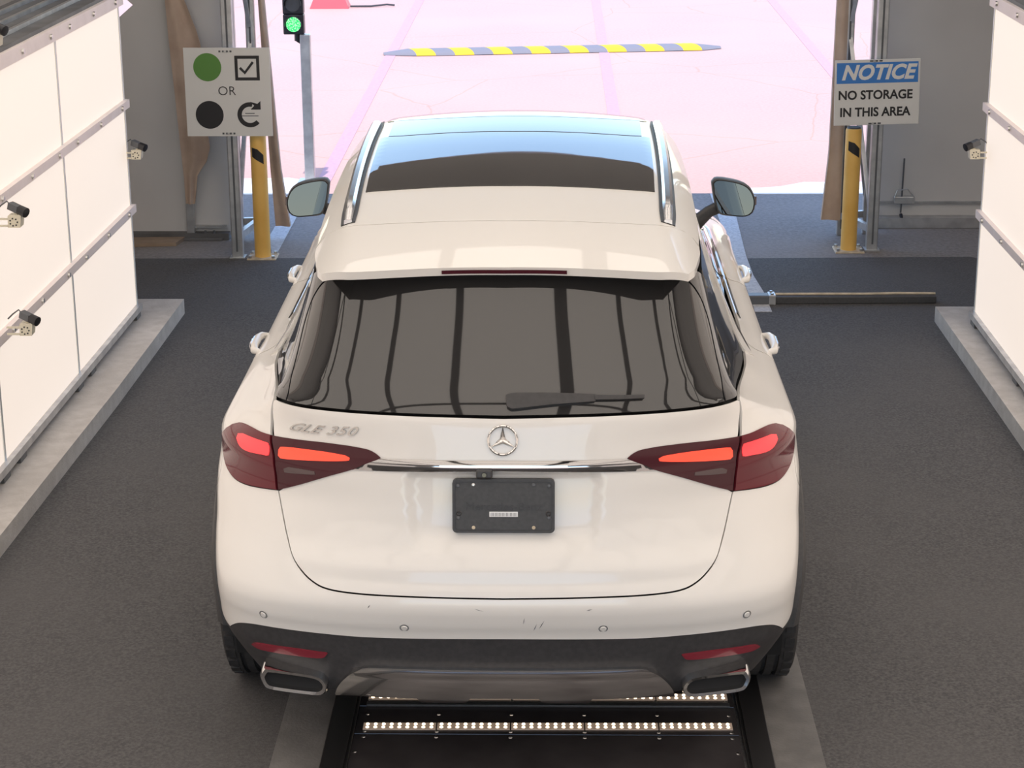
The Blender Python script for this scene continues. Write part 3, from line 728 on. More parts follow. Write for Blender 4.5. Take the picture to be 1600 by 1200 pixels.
# ---- outlines on the body surface (q round the tail, v up)
WB = [(0, 1.2003), (.199, 1.203), (.4327, 1.2035), (.5914, 1.2023), (.7606, 1.199), (.9569, 1.192), (1.06, 1.186)]
SEAM = [(1.085, 1.172), (.9433, 1.126), (.8387, 1.0853), (.7306, 1.022), (.7076, .9335), (.6923, .887), (.6745, .8246), (.6549, .7728), (.6236, .737), (.585, .7108), (.5359, .6948), (.4408, .6885), (.2657, .6868), (0, .6841)]
LO = [(.841, 1.0845), (.8836, 1.0817), (.9286, 1.0805), (.9755, 1.0763), (1.0072, 1.0672), (1.0224, 1.0519), (1.0250, 1.0324), (1.0275, 1.0097), (1.0200, .957), (.9883, .9308), (.9456, .9172), (.8975, .9116), (.8365, .9154), (.7692, .9252), (.7116, .9342)]
LI = [(.8338, 1.0848), (.7653, 1.0922), (.661, 1.1012), (.5748, 1.1034), (.5152, 1.1018), (.4684, 1.0976), (.4302, 1.0871), (.4076, 1.0772), (.4266, 1.0616), (.4658, 1.0382), (.5619, .9973), (.6399, .963), (.7042, .9356)]
SEAM_L = [(.841, 1.0855), (.7306, 1.022), (.7076, .9335)]
BO = [(.9277, 1.0357), (.9435, 1.0469), (.9273, 1.0541), (.8065, 1.0615), (.7871, 1.0534), (.7614, 1.0323), (.787, 1.0277), (.846, 1.0207), (.8852, 1.0236), (.9277, 1.0357)]
BI = [(.7482, 1.0534), (.753, 1.062), (.7028, 1.0699), (.6088, 1.0755), (.5273, 1.0739), (.5061, 1.0686), (.5011, 1.0615), (.5318, 1.0558), (.6515, 1.0409), (.7152, 1.0334), (.7298, 1.0384), (.7482, 1.0534)]
CLR = [(.6863, 1.0072), (.672, 1.0153), (.5828, 1.0176), (.5776, 1.0095), (.6405, 1.0015), (.6816, .9972)]
BLOW = [(0, .5419), (.1541, .5413), (.3325, .5396), (.451, .5386), (.5711, .5402), (.6991, .5391), (.8031, .5331), (.8744, .5188), (.9196, .4998), (.9560, .4800)]
REFL = [(.8449, .4518), (.8143, .4635), (.7478, .4698), (.6564, .4739), (.5802, .4724), (.5559, .4703), (.5698, .456), (.5943, .4495), (.6671, .4474), (.7616, .4441), (.8205, .442), (.8449, .4518)]
GE = [(.9588, 1.198), (1.0051, 1.2878), (1.0272, 1.3794), (1.0372, 1.4688), (1.0132, 1.5303), (.9597, 1.5715), (.9004, 1.5946), (.80, 1.612), (.6, 1.622), (.3, 1.628), (0, 1.63)]
AY, AZ, AR = .945, .385, .452
def arch(cy, a0, a1, n=24, r=AR): return [inv_side(cy+r*math.cos(math.radians(a0+(a1-a0)*k/n)), AZ+r*math.sin(math.radians(a0+(a1-a0)*k/n)), 1.4 if cy < 2 else 4.0, .7) for k in range(n+1)]
ARCH_R = arch(AY, 150, 22)

# ---- inner shell behind the panels
def shell():
    qs = np.linspace(-5.4, 5.4, 217); vs = np.concatenate([np.linspace(.31, .9, 34), np.linspace(.92, 1.645, 40)])
    Q, V = np.meshgrid(qs, vs, indexing='ij'); X = surf(Q, V)-surf_n(np.clip(Q, -5.38, 5.38), np.clip(V, .235, 1.64))*.034
    n, mm = Q.shape; mb = MB(); mb.v = [tuple(p) for p in X.reshape(-1, 3)]
    for i in range(n-1):
        for j in range(mm-1):
            c = (X[i, j]+X[i+1, j+1])/2
            if abs(c[0]) > .55 and any(math.hypot(c[1]-cy, c[2]-AZ) < .43 for cy in (AY, 3.94)): continue
            mb.f.append((i*mm+j, (i+1)*mm+j, (i+1)*mm+j+1, i*mm+j+1))
    mb.box(-.66, .66, .5, 4.7, .24, .32)
    for cy in (AY, 3.94):
        for s in (-1, 1):
            k = len(mb.v); R_ = .43; nn = 20
            for i in range(nn+1):
                a = math.pi*(-.12+1.24*i/nn)
                for x in (.93, .52): mb.v.append((s*x, cy+R_*math.cos(a), AZ+R_*math.sin(a)))
            for i in range(nn): mb.f.append((k+2*i, k+2*i+1, k+2*i+3, k+2*i+2))
    return mb.build('inner_shell', 'shell', CAR, True)
shell()

# ---- tailgate with the recess for the number plate
def recess(q, v):
    aq = np.abs(q); w = .305-.10*(1.04-v)
    s = _sst(0, 1, (w-aq)/.035)*_sst(.80, .875, v)*(1-_sst(1.03, 1.05, v))
    lip = _sst(.73, .76, v)*(1-_sst(.76, .83, v))*.006
    return -.020*s+lip
TG = mirrored(loop(WB, [(1.06, 1.186), (1.075, 1.180), (1.085, 1.172)], SEAM[:3], [SEAM[2], (.823, 1.0785)], [(.823, 1.0785), (.714, 1.022), (.693, .944)], [(.693, .944), (.7076, .9335)], SEAM[4:]))
gate = patch('tailgate', TG, 'paint', gap=.0036, disp=recess, h=.022, lip=.012)
# ---- bumper, quarters, valance
side_low = [(.9560, .4800)]+[inv_side(y, z, 1.0, .55) for y, z in ((.30, .515), (.42, .565))]+[ARCH_R[0]]
BUMP = mirrored(loop(BLOW, side_low, ARCH_R[:6], [ARCH_R[5], (1.05, .86), (1.0200, .957)], [(1.0200, .957)]+LO[9:], [(.7076, .9335)]+SEAM[5:]))
bumper = patch('bumper', BUMP, 'paint', gap=.0012, lip=.012, h=.03)
door_line = [inv_side(y, z, 1.9, .8) for y, z in ((1.44, .60), (1.52, .74), (1.52, .90), (1.46, 1.02), (1.40, 1.085))]
belt_r = [(door_line[-1][0], 1.188), (1.6, 1.188), (1.25, 1.188), (1.12, 1.183), (1.085, 1.172)]
QTR = loop(belt_r, SEAM[:3], [SEAM[2], (.856, 1.0785)], [(.856, 1.0785), (.748, 1.022), (.726, .944)], [(.726, .944), (.730, .9315)], LO[13:8:-1], [(1.0200, .957), (1.05, .86), ARCH_R[5]], ARCH_R[5:], [ARCH_R[-1], door_line[0]], door_line, [door_line[-1], belt_r[0]])
for P in (QTR, neg(QTR)): patch('quarter_panel', P, 'paint', gap=.0036)
vb = [inv_side(AY-.445, .40, 1.1, .4), inv_side(AY-.42, .30, 1.1, .3), (.9, .318), (.6, .322), (.3, .325), (0, .325)]
VAL = mirrored(loop([(0, .5419), BLOW[1]], BLOW[1:], side_low, [ARCH_R[0], vb[0]], vb))
valance = patch('rear_valance', VAL, 'plastic', off=-.002, gap=.001, h=.03)
# ---- doors, sills, front wings, bonnet, front bumper
d2 = [inv_side(y, z, 2.7, .8) for y, z in ((2.42, .42), (2.42, .8), (2.40, 1.08))]
d3 = [inv_side(y, z, 3.6, .8) for y, z in ((3.42, .42), (3.44, .8), (3.40, 1.06))]
d1b = [inv_side(1.47, .42, 1.9, .42), inv_side(1.455, .60, 1.9, .60)]
RD = loop(d1b, [d1b[1]]+door_line[1:], [door_line[-1], belt_r[0], (d2[2][0], 1.188)], [(d2[2][0], 1.188)]+d2[::-1], [d2[0], d1b[0]])
FD = loop(d2, [d2[2], (d2[2][0], 1.188), (d3[2][0], 1.188)], [(d3[2][0], 1.188)]+d3[::-1], [d3[0], d2[0]])
SILL = loop([inv_side(1.46, .26, 1.9, .3), inv_side(1.45, .41, 1.9, .4)], [inv_side(1.45, .41, 1.9, .4), inv_side(3.44, .41, 3.6, .4)], [inv_side(3.44, .41, 3.6, .4), inv_side(3.42, .26, 3.6, .3)], [inv_side(3.42, .26, 3.6, .3), inv_side(1.46, .26, 1.9, .3)])
AF = arch(3.94, 158, 22)
FW = loop([(d3[2][0], 1.12)]+d3[::-1], [d3[0], AF[0]], AF, [AF[-1], (4.75, .62), (4.75, .98), (4.3, 1.06), (d3[2][0], 1.12)])
handle_y = ((1.60, .985), (2.72, .97))
for s, f in ((1, lambda p: p), (-1, neg)):
    dr = patch('door', f(RD), 'paint', gap=.0025, h=.05); df = patch('door', f(FD), 'paint', gap=.0025, h=.05)
    for dd, (hy, hz) in zip((dr, df), handle_y):
        p = surf(*inv_side(hy+.1, hz, 2.2, hz)); x = p[0]
        h = MB(); pts = [(s*(x-.01), hy, hz), (s*(x+.016), hy+.012, hz+.004), (s*(x+.024), hy+.06, hz+.006), (s*(x+.024), hy+.17, hz+.006), (s*(x+.015), hy+.215, hz+.004), (s*(x-.01), hy+.23, hz)]
        h.tube(pts, [.010, .015, .016, .016, .014, .010], 10).build('handle', 'paint', dd, True)
        MB().tube([(s*(x+.030), hy+.03, hz+.008), (s*(x+.0365), hy+.07, hz+.012), (s*(x+.0365), hy+.16, hz+.012), (s*(x+.028), hy+.205, hz+.008)], .006, 8).build('handle_trim', 'chrome', dd, True)
    patch('sill_trim', f(SILL), 'clad', off=.004, h=.06)
    patch('front_wing', f(FW), 'paint', gap=.0025, h=.06)
HOOD = mirrored([(a if a < 5.395 else 5.395, b) for a, b in loop([(5.395, 1.195), (4.6, 1.195), (4.0, 1.195), (d3[2][0]+.05, 1.19)], [(d3[2][0]+.05, 1.19), (d3[2][0]+.05, 1.125)], [(d3[2][0]+.05, 1.125), (4.3, 1.065), (4.75, .985), (5.395, .985)])])
def strip_front(name, q0, q1, v0, v1, material, n=60, mth=8, off=0.):
    """Panel across the nose, from one flank round to the other."""
    qs = np.concatenate([np.linspace(q0, 5.38, n), -np.linspace(5.38, q0, n)]); vs = np.linspace(v0, v1, mth)
    Q, V = np.meshgrid(qs, vs, indexing='ij'); X = surf(Q, V)+surf_n(Q, V)*off; k = len(vs)
    mb = MB(); mb.v = [tuple(p) for p in X.reshape(-1, 3)]
    mb.f = [(i*k+j, (i+1)*k+j, (i+1)*k+j+1, i*k+j+1) for i in range(len(qs)-1) for j in range(k-1)]
    return mb.build(name, material, CAR, True)
strip_front('bonnet', 4.05, 5.38, 1.065, 1.195, 'paint')
strip_front('front_bumper', 4.76, 5.38, .40, .70, 'paint'); strip_front('front_grille', 4.76, 5.38, .70, .88, 'blackgloss')
strip_front('bonnet_edge', 4.76, 5.38, .88, 1.06, 'paint'); strip_front('windscreen', 4.25, 5.38, 1.215, 1.64, 'glass', off=.002)

# ---- glass
RW = mirrored(loop([(0, 1.2065), (.199, 1.209), (.4327, 1.2095), (.5914, 1.2083), (.7606, 1.205), (.9588, 1.198)], GE))
rear_win = patch('rear_window', RW, 'glass', off=-.001, gap=.001, h=.022)
PT = loop([(.962, 1.1985), (1.06, 1.193), (1.10, 1.195), (1.13, 1.205)], [(1.13, 1.205), (1.15, 1.4), (1.13, 1.60)], [(1.13, 1.60), (1.0, 1.62), (.86, 1.615)], [(.86, 1.615), (.9004, 1.5986), (.9597, 1.5755), (1.0132, 1.5343), (1.0412, 1.4688), (1.0312, 1.3794), (1.0091, 1.2878), (.962, 1.1985)])
q1, q2, q3 = door_line[-1][0], d2[2][0], d3[2][0]
def sv(y, z): return inv_side(y, z, 2.2 if y < 2.4 else 3.2, 1.25)
PC = [(1.22, 1.095), (1.65, 1.175), (2.0, 1.27), (2.35, 1.40), (2.62, 1.54)]       # body-coloured pillar leaning forward
up = [sv(y-.02, z+.028) for y, z in PC]; dn = [sv(y+.05, z-.022) for y, z in PC]
QG = loop([(1.135, 1.207), (1.5, 1.203), up[0]], up, [up[-1], (up[-1][0]-.02, 1.612)], [(up[-1][0]-.02, 1.612), (1.6, 1.612), (1.135, 1.605)], [(1.135, 1.605), (1.155, 1.4), (1.135, 1.207)], step=.03)
PCL = loop(up, [up[-1], dn[-1]], dn[::-1], [dn[0], up[0]], step=.03)
qm = sv(1.95, 1.09)[0]
DG = loop([dn[1], (q2-.04, 1.180)], [(q2-.04, 1.180), (q2-.03, 1.40)], [(q2-.03, 1.40)]+[p for p in dn[::-1] if p[0] < q2-.06 and p[1] < 1.40], step=.03)
FG = loop([(q2, 1.180), (q3+.1, 1.180)], [(q3+.1, 1.180), (q3+.35, 1.40), (q3+.3, 1.612)], [(q3+.3, 1.612), (dn[-1][0]+.06, 1.612)], [(dn[-1][0]+.06, 1.612), (q2+.02, 1.42)], [(q2+.02, 1.42), (q2, 1.180)], step=.03)
for f in (lambda p: p, neg):
    patch('pillar_trim', f(PT), 'blackgloss', off=.001, gap=.001)
    patch('quarter_window', f(QG), 'glass', gap=.002, h=.05)
    patch('pillar', f(PCL), 'paint', off=.004, gap=.001, h=.03)
    for w in (DG, FG): patch('door_window', f(w), 'glass', gap=.003, h=.05)
    patch('belt_trim', f(loop([(dn[1][0]-.1, 1.166), (q3, 1.166)], [(q3, 1.166), (q3, 1.180)], [(q3, 1.180), (dn[1][0], 1.180)], [(dn[1][0], 1.180), (dn[1][0]-.1, 1.166)], step=.03)), 'chrome', off=.005, h=.05)

# ---- tail lamps
BI2 = [(q, v) for q, v in BI]
for f in (lambda p: p, neg):
    a = patch('tail_lamp', f(loop(LO[:8], LO[7:], [(.7116, .9342), (.7340, 1.022), (.841, 1.0845)])), 'lampo', off=.004, gap=.001, h=.02)
    patch('light_bar', f(loop(BO)), 'bar', a, off=.0065, h=.02, lip=.003)
    b = patch('tail_lamp', f(loop(LI[:8], LI[7:], [(.7042, .9356), (.7272, 1.022), (.8338, 1.0848)])), 'lamp', off=.004, gap=.001, h=.02)
    patch('light_bar', f(loop(BI2)), 'bar2', b, off=.0065, h=.02, lip=.003)
    patch('reverse_light', f(loop(CLR, [CLR[-1], CLR[0]])), 'reverse', b, off=.0055, h=.02, lip=.002)
    patch('reflector', f(loop(REFL)), 'reflector', valance, off=.004, h=.02)

# ---- chrome strip above the plate
STR = mirrored(loop([(0, 1.0806), (.2272, 1.0788), (.4076, 1.0745)], [(.4076, 1.0745), (.4372, 1.058), (.470, 1.0365)], [(.470, 1.0365), (.3729, 1.0412), (.1741, 1.0487), (0, 1.0522)]))
def curl(q, v): return .010*np.sin(np.pi*np.clip((v-1.04)/.045, 0, 1))
strip = patch('chrome_strip', STR, 'stripchrome', off=.004, disp=curl, h=.012, lip=.02)
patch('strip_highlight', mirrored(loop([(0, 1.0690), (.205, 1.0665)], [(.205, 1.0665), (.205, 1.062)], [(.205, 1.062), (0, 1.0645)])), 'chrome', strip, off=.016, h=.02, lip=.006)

# ---- badge lettering and emblem
vs_, fs_ = text_mesh('GLE 350', .040, bold=.0004, sx=1.28, spacing=1.1)
wv = max(a for a, b in vs_)
def badge(off):
    def g(a, b):
        q = -.696+a*(.262/(2*wv)); v = 1.1365+.0098*(a/wv)*1.0+b*.98
        return tuple(surf(q, v)+surf_n(q, v)*off)
    return g
solid_text(vs_, fs_, badge(.005), badge(-.002)).build('badge_lettering', 'badge', CAR)
p0 = surf(-.003, 1.138); n0 = surf_n(-.003, 1.138); n0 = n0/np.linalg.norm(n0)
ex = np.array([1., 0, 0]); ez = np.cross(ex, n0); ez = ez/np.linalg.norm(ez)
if ez[2] < 0: ez = -ez
def tang(u, w, d, R_=1.): return tuple(p0+ex*u+ez*w+n0*d)
mb = MB(); n = 48; mth = 8; RA = .0445
for i in range(n):
    a = 2*math.pi*i/n
    for j in range(mth):
        b = 2*math.pi*j/mth; r_ = RA+.0042*math.cos(b); mb.v.append(tang(r_*math.cos(a), r_*math.sin(a), .005+.0042*math.sin(b)))
for i in range(n):
    for j in range(mth): mb.f.append((i*mth+j, ((i+1) % n)*mth+j, ((i+1) % n)*mth+(j+1) % mth, i*mth+(j+1) % mth))
em = mb.build('emblem', 'chrome', CAR, True)
mb = MB()
for k in range(3):
    a = math.pi/2+2*math.pi*k/3; tip = (.043*math.cos(a), .043*math.sin(a))
    for sg_ in (-1, 1):
        bsd = (.0105*math.cos(a+sg_*math.pi/3), .0105*math.sin(a+sg_*math.pi/3))
        mb.add([tang(0, 0, .012), tang(*tip, .006), tang(*bsd, .002), tang(*tip, .001)], [(0, 1, 2), (1, 3, 2)])
mb.build('star', 'chrome', em)

# ---- number plate holder
ph = empty('plate_holder'); ph.parent = CAR
pc = surf(0, .9528)+surf_n(0, .9528)*-.004; tilt = math.atan2(.083-.055, 1.03-.88)
ph.location = tuple(pc); ph.rotation_euler = (-tilt, 0, 0)
def rr(w, h, r, n=6):
    out = []
    for cx_, cz_, a in ((w-r, h-r, 0), (-w+r, h-r, 90), (-w+r, -h+r, 180), (w-r, -h+r, 270)):
        out += [(cx_+r*math.cos(math.radians(a+90*k/n)), cz_+r*math.sin(math.radians(a+90*k/n))) for k in range(n+1)]
    return out
MB().prism(rr(.158, .084, .014), -.010, .012).build('back_plate', 'clad', ph)
rim = MB(); o_ = rr(.158, .084, .014); i_ = rr(.150, .076, .010); k = len(o_)
rim.add([(x, -.014, z) for x, z in o_]+[(x, -.014, z) for x, z in i_]+[(x, -.009, z) for x, z in o_]+[(x, -.009, z) for x, z in i_],
        [(j, (j+1) % k, k+(j+1) % k, k+j) for j in range(k)]+[(j, (j+1) % k, 2*k+(j+1) % k, 2*k+j) for j in range(k)]+[(k+j, k+(j+1) % k, 3*k+(j+1) % k, 3*k+j) for j in range(k)]).build('rim', 'plastic', ph)
vs_, fs_ = text_mesh('Mercedes-Benz', .034, sx=1.12)
solid_text(vs_, fs_, lambda a, b: (a, -.0118, b-.003), lambda a, b: (a, -.009, b-.003)).build('embossed_lettering', 'plastic', ph)
lb = MB().box(-.044, .044, -.0112, -.009, -.034, -.018).build('barcode_label', 'label', ph)
for i in range(22): 
    x = -.041+.0038*i; MB().box(x, x+(.0016 if i % 3 else .0008), -.0116, -.011, -.032, -.021).build('stripe', 'camgrey', lb)
for x, z, mm in ((-.093, .066, 'screw'), (.093, .066, 'camgrey'), (-.093, -.068, 'baseplate'), (.093, -.068, 'baseplate'), (-.140, .063, 'camgrey'), (.140, .063, 'camgrey'), (-.140, -.037, 'camgrey'), (.140, -.037, 'camgrey')):
    MB().lathe([(-.013, .0), (-.013, .003), (-.012, .0055), (-.009, .006)], (x, 0, z), 'y', 12).build('screw', mm, ph)
for x in (-.138, .138): MB().lathe([(-.012, .004), (-.013, .006), (-.011, .0085), (-.009, .009)], (x, 0, -.023), 'y', 14).build('hole_rim', 'plastic', ph)
rc = MB().box(-.084, -.034, -.030, .02, .088, .115, .005).build('rear_camera', 'plastic', ph)
MB().lathe([(-.034, .0), (-.034, .007), (-.028, .009)], (-.059, 0, .100), 'y', 14).build('camera_lens', 'blackgloss', rc)

# ---- parking sensors
for q, v in ((-.760, .581), (-.3067, .582), (.3067, .582), (.760, .589)):
    c = surf(q, v); nn_ = surf_n(q, v); t1 = np.array([nn_[1], -nn_[0], 0]); t1 /= np.linalg.norm(t1); t2 = np.cross(nn_, t1)
    def ring(r0, r1, d0, d1, n=20):
        mb = MB()
        for i in range(n):
            a = 2*math.pi*i/n
            for r_, d in ((r0, d0), (r1, d1)): mb.v.append(tuple(c+(t1*math.cos(a)+t2*math.sin(a))*r_+nn_*d))
        mb.f = [(2*i, 2*((i+1) % n), 2*((i+1) % n)+1, 2*i+1) for i in range(n)]; return mb
    s_ = ring(.0145, .0125, .0004, .0006).build('parking_sensor', 'camgrey', bumper)
    mb = ring(.0105, .0085, .0004, .003); mb.f.append(tuple(2*i+1 for i in range(20))); mb.build('parking_sensor', 'paint', bumper)
    ring(.0112, .0102, .0005, .0006).build('parking_sensor', 'camblack', bumper)

# ---- skid plate
half = [(0, .442), (.1953, .4425), (.4011, .4425), (.4507, .4387), (.4981, .4134), (.5521, .3712), (.590, .3278), (.5945, .319)]
low = [(.5436, .3265), (.4752, .3285), (.3059, .3310), (.2977, .311), (.1391, .314), (.1194, .3350), (0, .336)]
SK = mirrored(loop(half[:4], half[3:], [(.5945, .319), low[0]], low[:3], low[2:4], low[3:5], low[4:6], low[5:]))
def bulge(q, v): return .016*np.sin(np.pi*np.clip((v-.30)/.16, 0, 1))**.7+.006*_sst(.405, .43, v)
skid = patch('skid_plate', SK, 'darkchrome', off=.008, disp=bulge, h=.014, lip=.03)
# ---- exhaust trims
for s in (-1, 1):
    ct = Vector((s*.668, .062, .368)); ang = math.radians(-8*s)
    O = [(-.110, .006), (-.100, .030), (-.075, .036), (.06, .034), (.098, .022), (.110, -.004), (.098, -.028), (.06, -.036), (-.075, -.036), (-.102, -.022)]
    O = catmull(O+[O[0]], .01)[:-1]; O = [(-s*x, z) for x, z in O]
    ca, sa = math.cos(.10*s), math.sin(.10*s)
    def P_(x, z, y, k): return tuple(ct+Vector((x*k*ca, y+abs(x+s*.0)*0-x*k*sa*-1.6, z*(k if k > .9 else k*.8)+x*k*.06*s)))
    mb = MB(); rings = [(1.02, .05), (1.0, -.022), (.95, -.032), (.86, -.030), (.80, -.012), (.78, .05)]; k = len(O)
    for sc_, y in rings: mb.v += [P_(x, z, y, sc_) for x, z in O]
    for r_ in range(len(rings)-1): mb.f += [(r_*k+j, r_*k+(j+1) % k, (r_+1)*k+(j+1) % k, (r_+1)*k+j) for j in range(k)]
    ex_ = mb.build('exhaust_trim', 'chrome', CAR, True)
    mb = MB(); mb.v = [P_(x, z, -.008, .80) for x, z in O]; mb.f = [tuple(range(k))]; mb.build('exhaust_opening', 'shell', ex_)

# ---- wiper
WI = loop([(.015, 1.232), (.010, 1.258), (.03, 1.272), (.2, 1.2745), (.38, 1.2705)], [(.38, 1.2705), (.385, 1.256), (.375, 1.2475)], [(.375, 1.2475), (.2, 1.2385), (.06, 1.2265), (.03, 1.2255), (.015, 1.232)])
def wip(q, v): return .022-.010*np.clip(q/.38, 0, 1)
wp = patch('wiper', WI, 'plastic', rear_win, off=0., disp=wip, h=.012, lip=.02)
patch('wiper_arm', loop([(.375, 1.267), (.578, 1.2605)], [(.578, 1.2605), (.5765, 1.249)], [(.5765, 1.249), (.375, 1.252)], [(.375, 1.252), (.375, 1.267)]), 'plastic', rear_win, off=.014, h=.012, lip=.012)

# ---- roof, glass roof, spoiler, rails
SS = [(0, .750), (.303, .765), (.497, .792), (.551, .812), (.587, .828), (.619, .820), (.638, .778)]
ROOF = mirrored(loop(SS, [(.638, .778), (.648, .95), (.656, 1.2), (.662, 1.8), (.657, 2.3), (.625, 2.62)], [(.625, 2.62), (.4, 2.70), (0, 2.74)], step=.02))
roof = sheet('roof_panel', ROOF, 'paint', gap=.0025, lip=.03, h=.04)
TR = [(.580, .415), (.52, .372), (.456, .352), (.295, .338), (0, .329)]
SPO = mirrored(loop(SS, [(.638, .778), (.637, .711), (.622, .60), (.606, .50), (.580, .415)], TR, step=.015))
spo = sheet('spoiler', SPO, 'paint', off=.000, gap=.0025, lip=.026, h=.035)
def zu(x, y): return roof_z(x, y)-.026
sheet('spoiler_underside', SPO, 'plastic', spo, off=-.001, gap=.006, lip=0, zf=zu)
mb = MB(); n = 24; trx = np.array([p[0] for p in TR][::-1]); tryy = np.array([p[1] for p in TR][::-1])
for i in range(n+1):
    x = -.195+.39*i/n; y = float(np.interp(abs(x), trx, tryy))-.0015; zz = float(roof_z(x, y))
    for (dy, dz) in ((0, -.008), (0, -.019), (.02, -.019), (.02, -.008)): mb.v.append((x, y+dy, zz+dz))
for i in range(n): mb.f += [(4*i+j, 4*i+(j+1) % 4, 4*i+4+(j+1) % 4, 4*i+4+j) for j in range(4)]
mb.f += [(0, 1, 2, 3), (4*n+3, 4*n+2, 4*n+1, 4*n)]
mb.build('brake_light', 'lamp', spo)
G1 = mirrored(loop([(0, 1.148), (.329, 1.160), (.507, 1.178)], [(.507, 1.178), (.517, 1.5), (.530, 2.085)], [(.530, 2.085), (.387, 2.045), (0, 2.022)], step=.02))
G2 = mirrored(loop([(0, 2.036), (.387, 2.059), (.498, 2.087)], [(.498, 2.087), (.505, 2.46)], [(.505, 2.46), (.3, 2.405), (0, 2.39)], step=.02))
G3 = mirrored(loop([(0, 2.403), (.3, 2.418), (.505, 2.473)], [(.505, 2.473), (.535, 2.50), (.525, 2.63)], [(.525, 2.63), (.3, 2.68), (0, 2.70)], step=.02))
sheet('roof_glass', G1, 'roofglass', off=.003, gap=.001, lip=.006, h=.04)
sheet('roof_glass', G2, 'roofglass', off=.003, gap=.001, lip=.006, h=.04)
sheet('roof_glass', G3, 'roofglass', off=.002, gap=.001, lip=.006, h=.05)
mb = MB()
ants = loop([(.06, .06)]) if False else None
for s in (-1, 1):
    n = 40; mb = MB(); md = MB()
    for i in range(n+1):
        t = i/n; y = .83+1.80*t; x = s*(.535+.040*t+.010*math.sin(math.pi*t)); base = float(roof_z(x, y))
        hgt = .036*min(1, .45+t*6, (1-t)*7+.15); w = .0185*min(1, .75+t*4, (1-t)*6+.3)
        for (u_, z_) in ((-w, -.004), (-w*.95, hgt*.75), (-w*.45, hgt), (w*.45, hgt), (w*.95, hgt*.75), (w, -.004)): mb.v.append((x+u_, y, base+z_))
        for (u_, z_) in ((-w-.010, -.006), (-w-.010, .004), (w+.010, .004), (w+.010, -.006)): md.v.append((x+u_, y, float(roof_z(x+u_, y))+z_))
    for i in range(n): mb.f += [(6*i+j, 6*i+(j+1) % 6, 6*i+6+(j+1) % 6, 6*i+6+j) for j in range(6)]
    for i in range(n): md.f += [(4*i+j, 4*i+(j+1) % 4, 4*i+4+(j+1) % 4, 4*i+4+j) for j in range(4)]
    mb.f += [(5, 4, 3, 2, 1, 0), tuple(6*n+j for j in range(6))]; md.f += [(3, 2, 1, 0), tuple(4*n+j for j in range(4))]
    rl = mb.build('roof_rail', 'silver', CAR, True); md.build('rail_seal', 'plastic', rl)

# ---- mirrors
MO = [(.865, 1.302), (.877, 1.316), (.911, 1.318), (.988, 1.303), (1.035, 1.280), (1.060, 1.240), (1.066, 1.202), (1.055, 1.163), (1.024, 1.145), (.970, 1.146), (.906, 1.156), (.886, 1.190), (.873, 1.245)]
MO = catmull(MO+[MO[0]], .015)[:-1]; mc = (sum(p[0] for p in MO)/len(MO), sum(p[1] for p in MO)/len(MO))
for s in (-1, 1):
    root = empty('door_mirror', (0, 0, 0)); root.parent = CAR
    rings = [(.90, 3.203), (.96, 3.195), (1.0, 3.205), (1.01, 3.235), (.95, 3.28), (.78, 3.325), (.45, 3.352), (.05, 3.36)]
    mb = MB(); k = len(MO)
    for sc_, y in rings: mb.v += [(s*(mc[0]+(x-mc[0])*sc_), y, mc[1]+(z-mc[1])*sc_) for x, z in MO]
    for r_ in range(len(rings)-1): mb.f += [(r_*k+j, r_*k+(j+1) % k, (r_+1)*k+(j+1) % k, (r_+1)*k+j) for j in range(k)]
    hs = mb.build('housing', 'clad', root, True)
    mb = MB(); mb.v = [(s*(mc[0]+(x-mc[0])*.91), 3.206-.10*(x-mc[0])+.13*(z-mc[1]), mc[1]+(z-mc[1])*.905) for x, z in MO]; mb.f = [tuple(range(k))]
    mb.build('mirror_glass', 'mirror', root)
    MB().tube([(s*.80, 3.26, 1.10), (s*.86, 3.26, 1.155), (s*.92, 3.255, 1.185)], [.035, .028, .03], 10).build('arm', 'plastic', root, True)
    MB().box(min(s*1.060, s*1.072), max(s*1.060, s*1.072), 3.215, 3.245, 1.195, 1.235, .004).build('indicator', 'reverse', root)

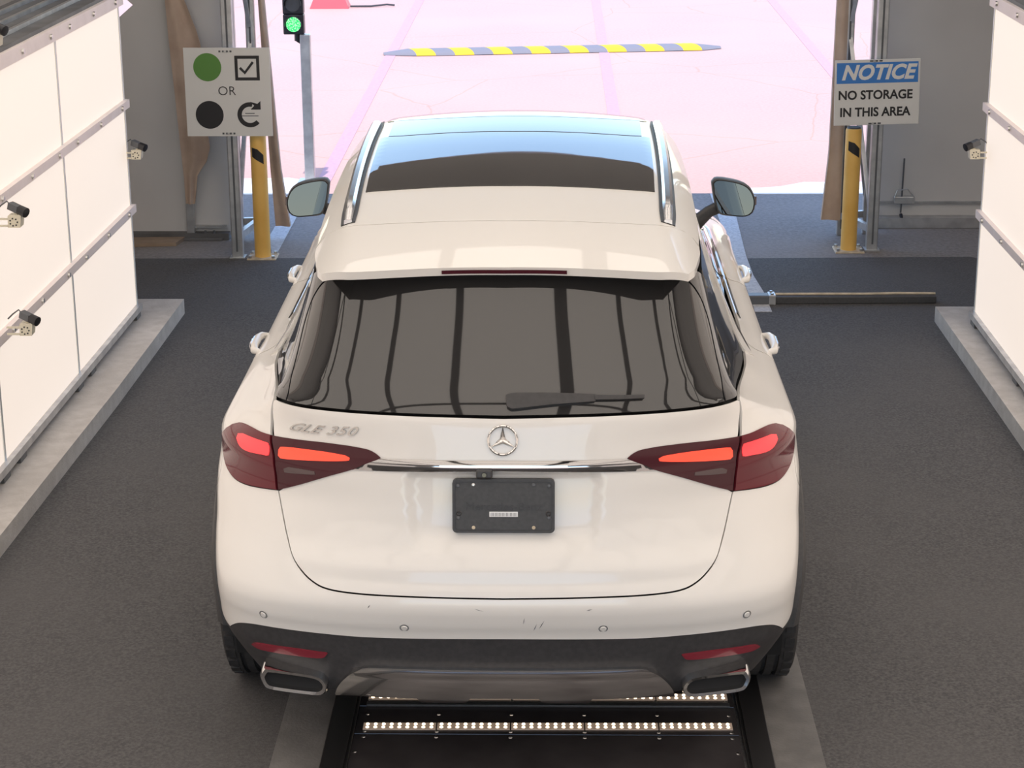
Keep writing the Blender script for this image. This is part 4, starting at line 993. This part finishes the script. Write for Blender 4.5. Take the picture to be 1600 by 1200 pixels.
# ---- wheel arch trims and wheels
for cy in (AY, 3.94):
    for s in (-1, 1):
        mb = MB(); n = 44; a0, a1 = (-16, 182) if cy < 2 else (-4, 190)
        for i in range(n+1):
            a = math.radians(a0+(a1-a0)*i/n)
            for r_, d in ((.490, -.003), (.484, .020), (.455, .032), (.418, .030), (.412, .010), (.412, -.09)):
                y, z = cy+r_*math.cos(a), AZ+r_*math.sin(a)
                qq, vv = inv_side(y, max(z, .24), 1.4 if cy < 2 else 4.0, max(min(z, .85), .3)); x = float(surf(qq, vv)[0])
                dg = math.degrees(a); fl = 1.002-.022*float(_sst(150, 186, dg))-.02*float(_sst(40, -10, -dg) if False else 1-_sst(-16, 40, dg))
                k_ = 0 if d < .006 else (1. if r_ < .47 else .75)
                mb.v.append((s*(x+d if k_ == 0 else max(x+d*.6, x+(fl-x)*k_)), y, z))
        for i in range(n): mb.f += [(6*i+j, 6*i+j+1, 6*i+6+j+1, 6*i+6+j) for j in range(5)]
        mb.build('wheel_arch_trim', 'clad', CAR, True)
        wh = empty('wheel', (s*.862, cy, .388)); wh.parent = CAR
        R_ = .388; pr = [(-.10, .245), (-.130, .27), (-.138, .31), (-.130, .364), (-.112, .383), (-.085, R_)]
        for g in (-.065, -.022, .022, .065): pr += [(g-.008, R_), (g-.007, R_-.012), (g+.007, R_-.012), (g+.008, R_)]
        pr += [(.085, R_), (.112, .383), (.130, .364), (.138, .31), (.130, .27), (.10, .245)]
        ty = MB().lathe(pr, (0, 0, 0), 'x', 72).build('tyre', 'rubber', wh, True)
        for k in range(36):
            a = 2*math.pi*k/36
            for sx in (-1, 1):
                c_ = Vector((sx*.100, R_*.998*math.cos(a), R_*.998*math.sin(a)))
                t_ = Vector((0, -math.sin(a), math.cos(a))); r3 = Vector((0, math.cos(a), math.sin(a)))
                if k == 0 and sx == -1: tb = MB()
                tb.add([c_+Vector((sx*i, 0, 0))+t_*j+r3*h for i in (-.014, .018) for j in (-.022, .022) for h in (-.012, .003)], [(0, 1, 3, 2), (4, 6, 7, 5), (0, 4, 5, 1), (2, 3, 7, 6), (1, 5, 7, 3), (0, 2, 6, 4)])
        tag(tb.build('tread_blocks', 'rubber', wh), kind='stuff')
        MB().lathe([(-.10, .245), (-.09, .235), (.06*s, .225), (.10, .245)] if False else [(-.10, .246), (-.085, .232), (.085, .232), (.10, .246)], (0, 0, 0), 'x', 48).build('rim', 'silver', wh, True)
        MB().lathe([(s*.09, .0), (s*.09, .05), (s*.075, .062), (s*.03, .062)], (0, 0, 0), 'x', 24).build('hub', 'silver', wh, True)
        for k in range(5):
            a = 2*math.pi*k/5+.3; d_ = Vector((0, math.cos(a), math.sin(a)))
            MB().bar(Vector((s*.075, 0, 0))+d_*.03, Vector((s*.088, 0, 0))+d_*.238, .05, .022).build('spoke', 'silver', wh)
# ---- small scuffs on the bumper
for (q, v, L_, an) in ((.118, .600, .018, 1.1), (.098, .590, .015, 1.2), (.063, .614, .012, 1.4), (-.075, .652, .015, -.3), (.262, .652, .009, .2), (-.41, .655, .007, .9)):
    u0, w0 = math.cos(an)*L_, math.sin(an)*L_
    patch('scuff', [(q-u0, v-w0), (q-u0*.2+.001, v-w0*.2-.001), (q+u0, v+w0), (q-.001, v+.0012)], 'camgrey', bumper, off=.0006, h=.01, lip=0)
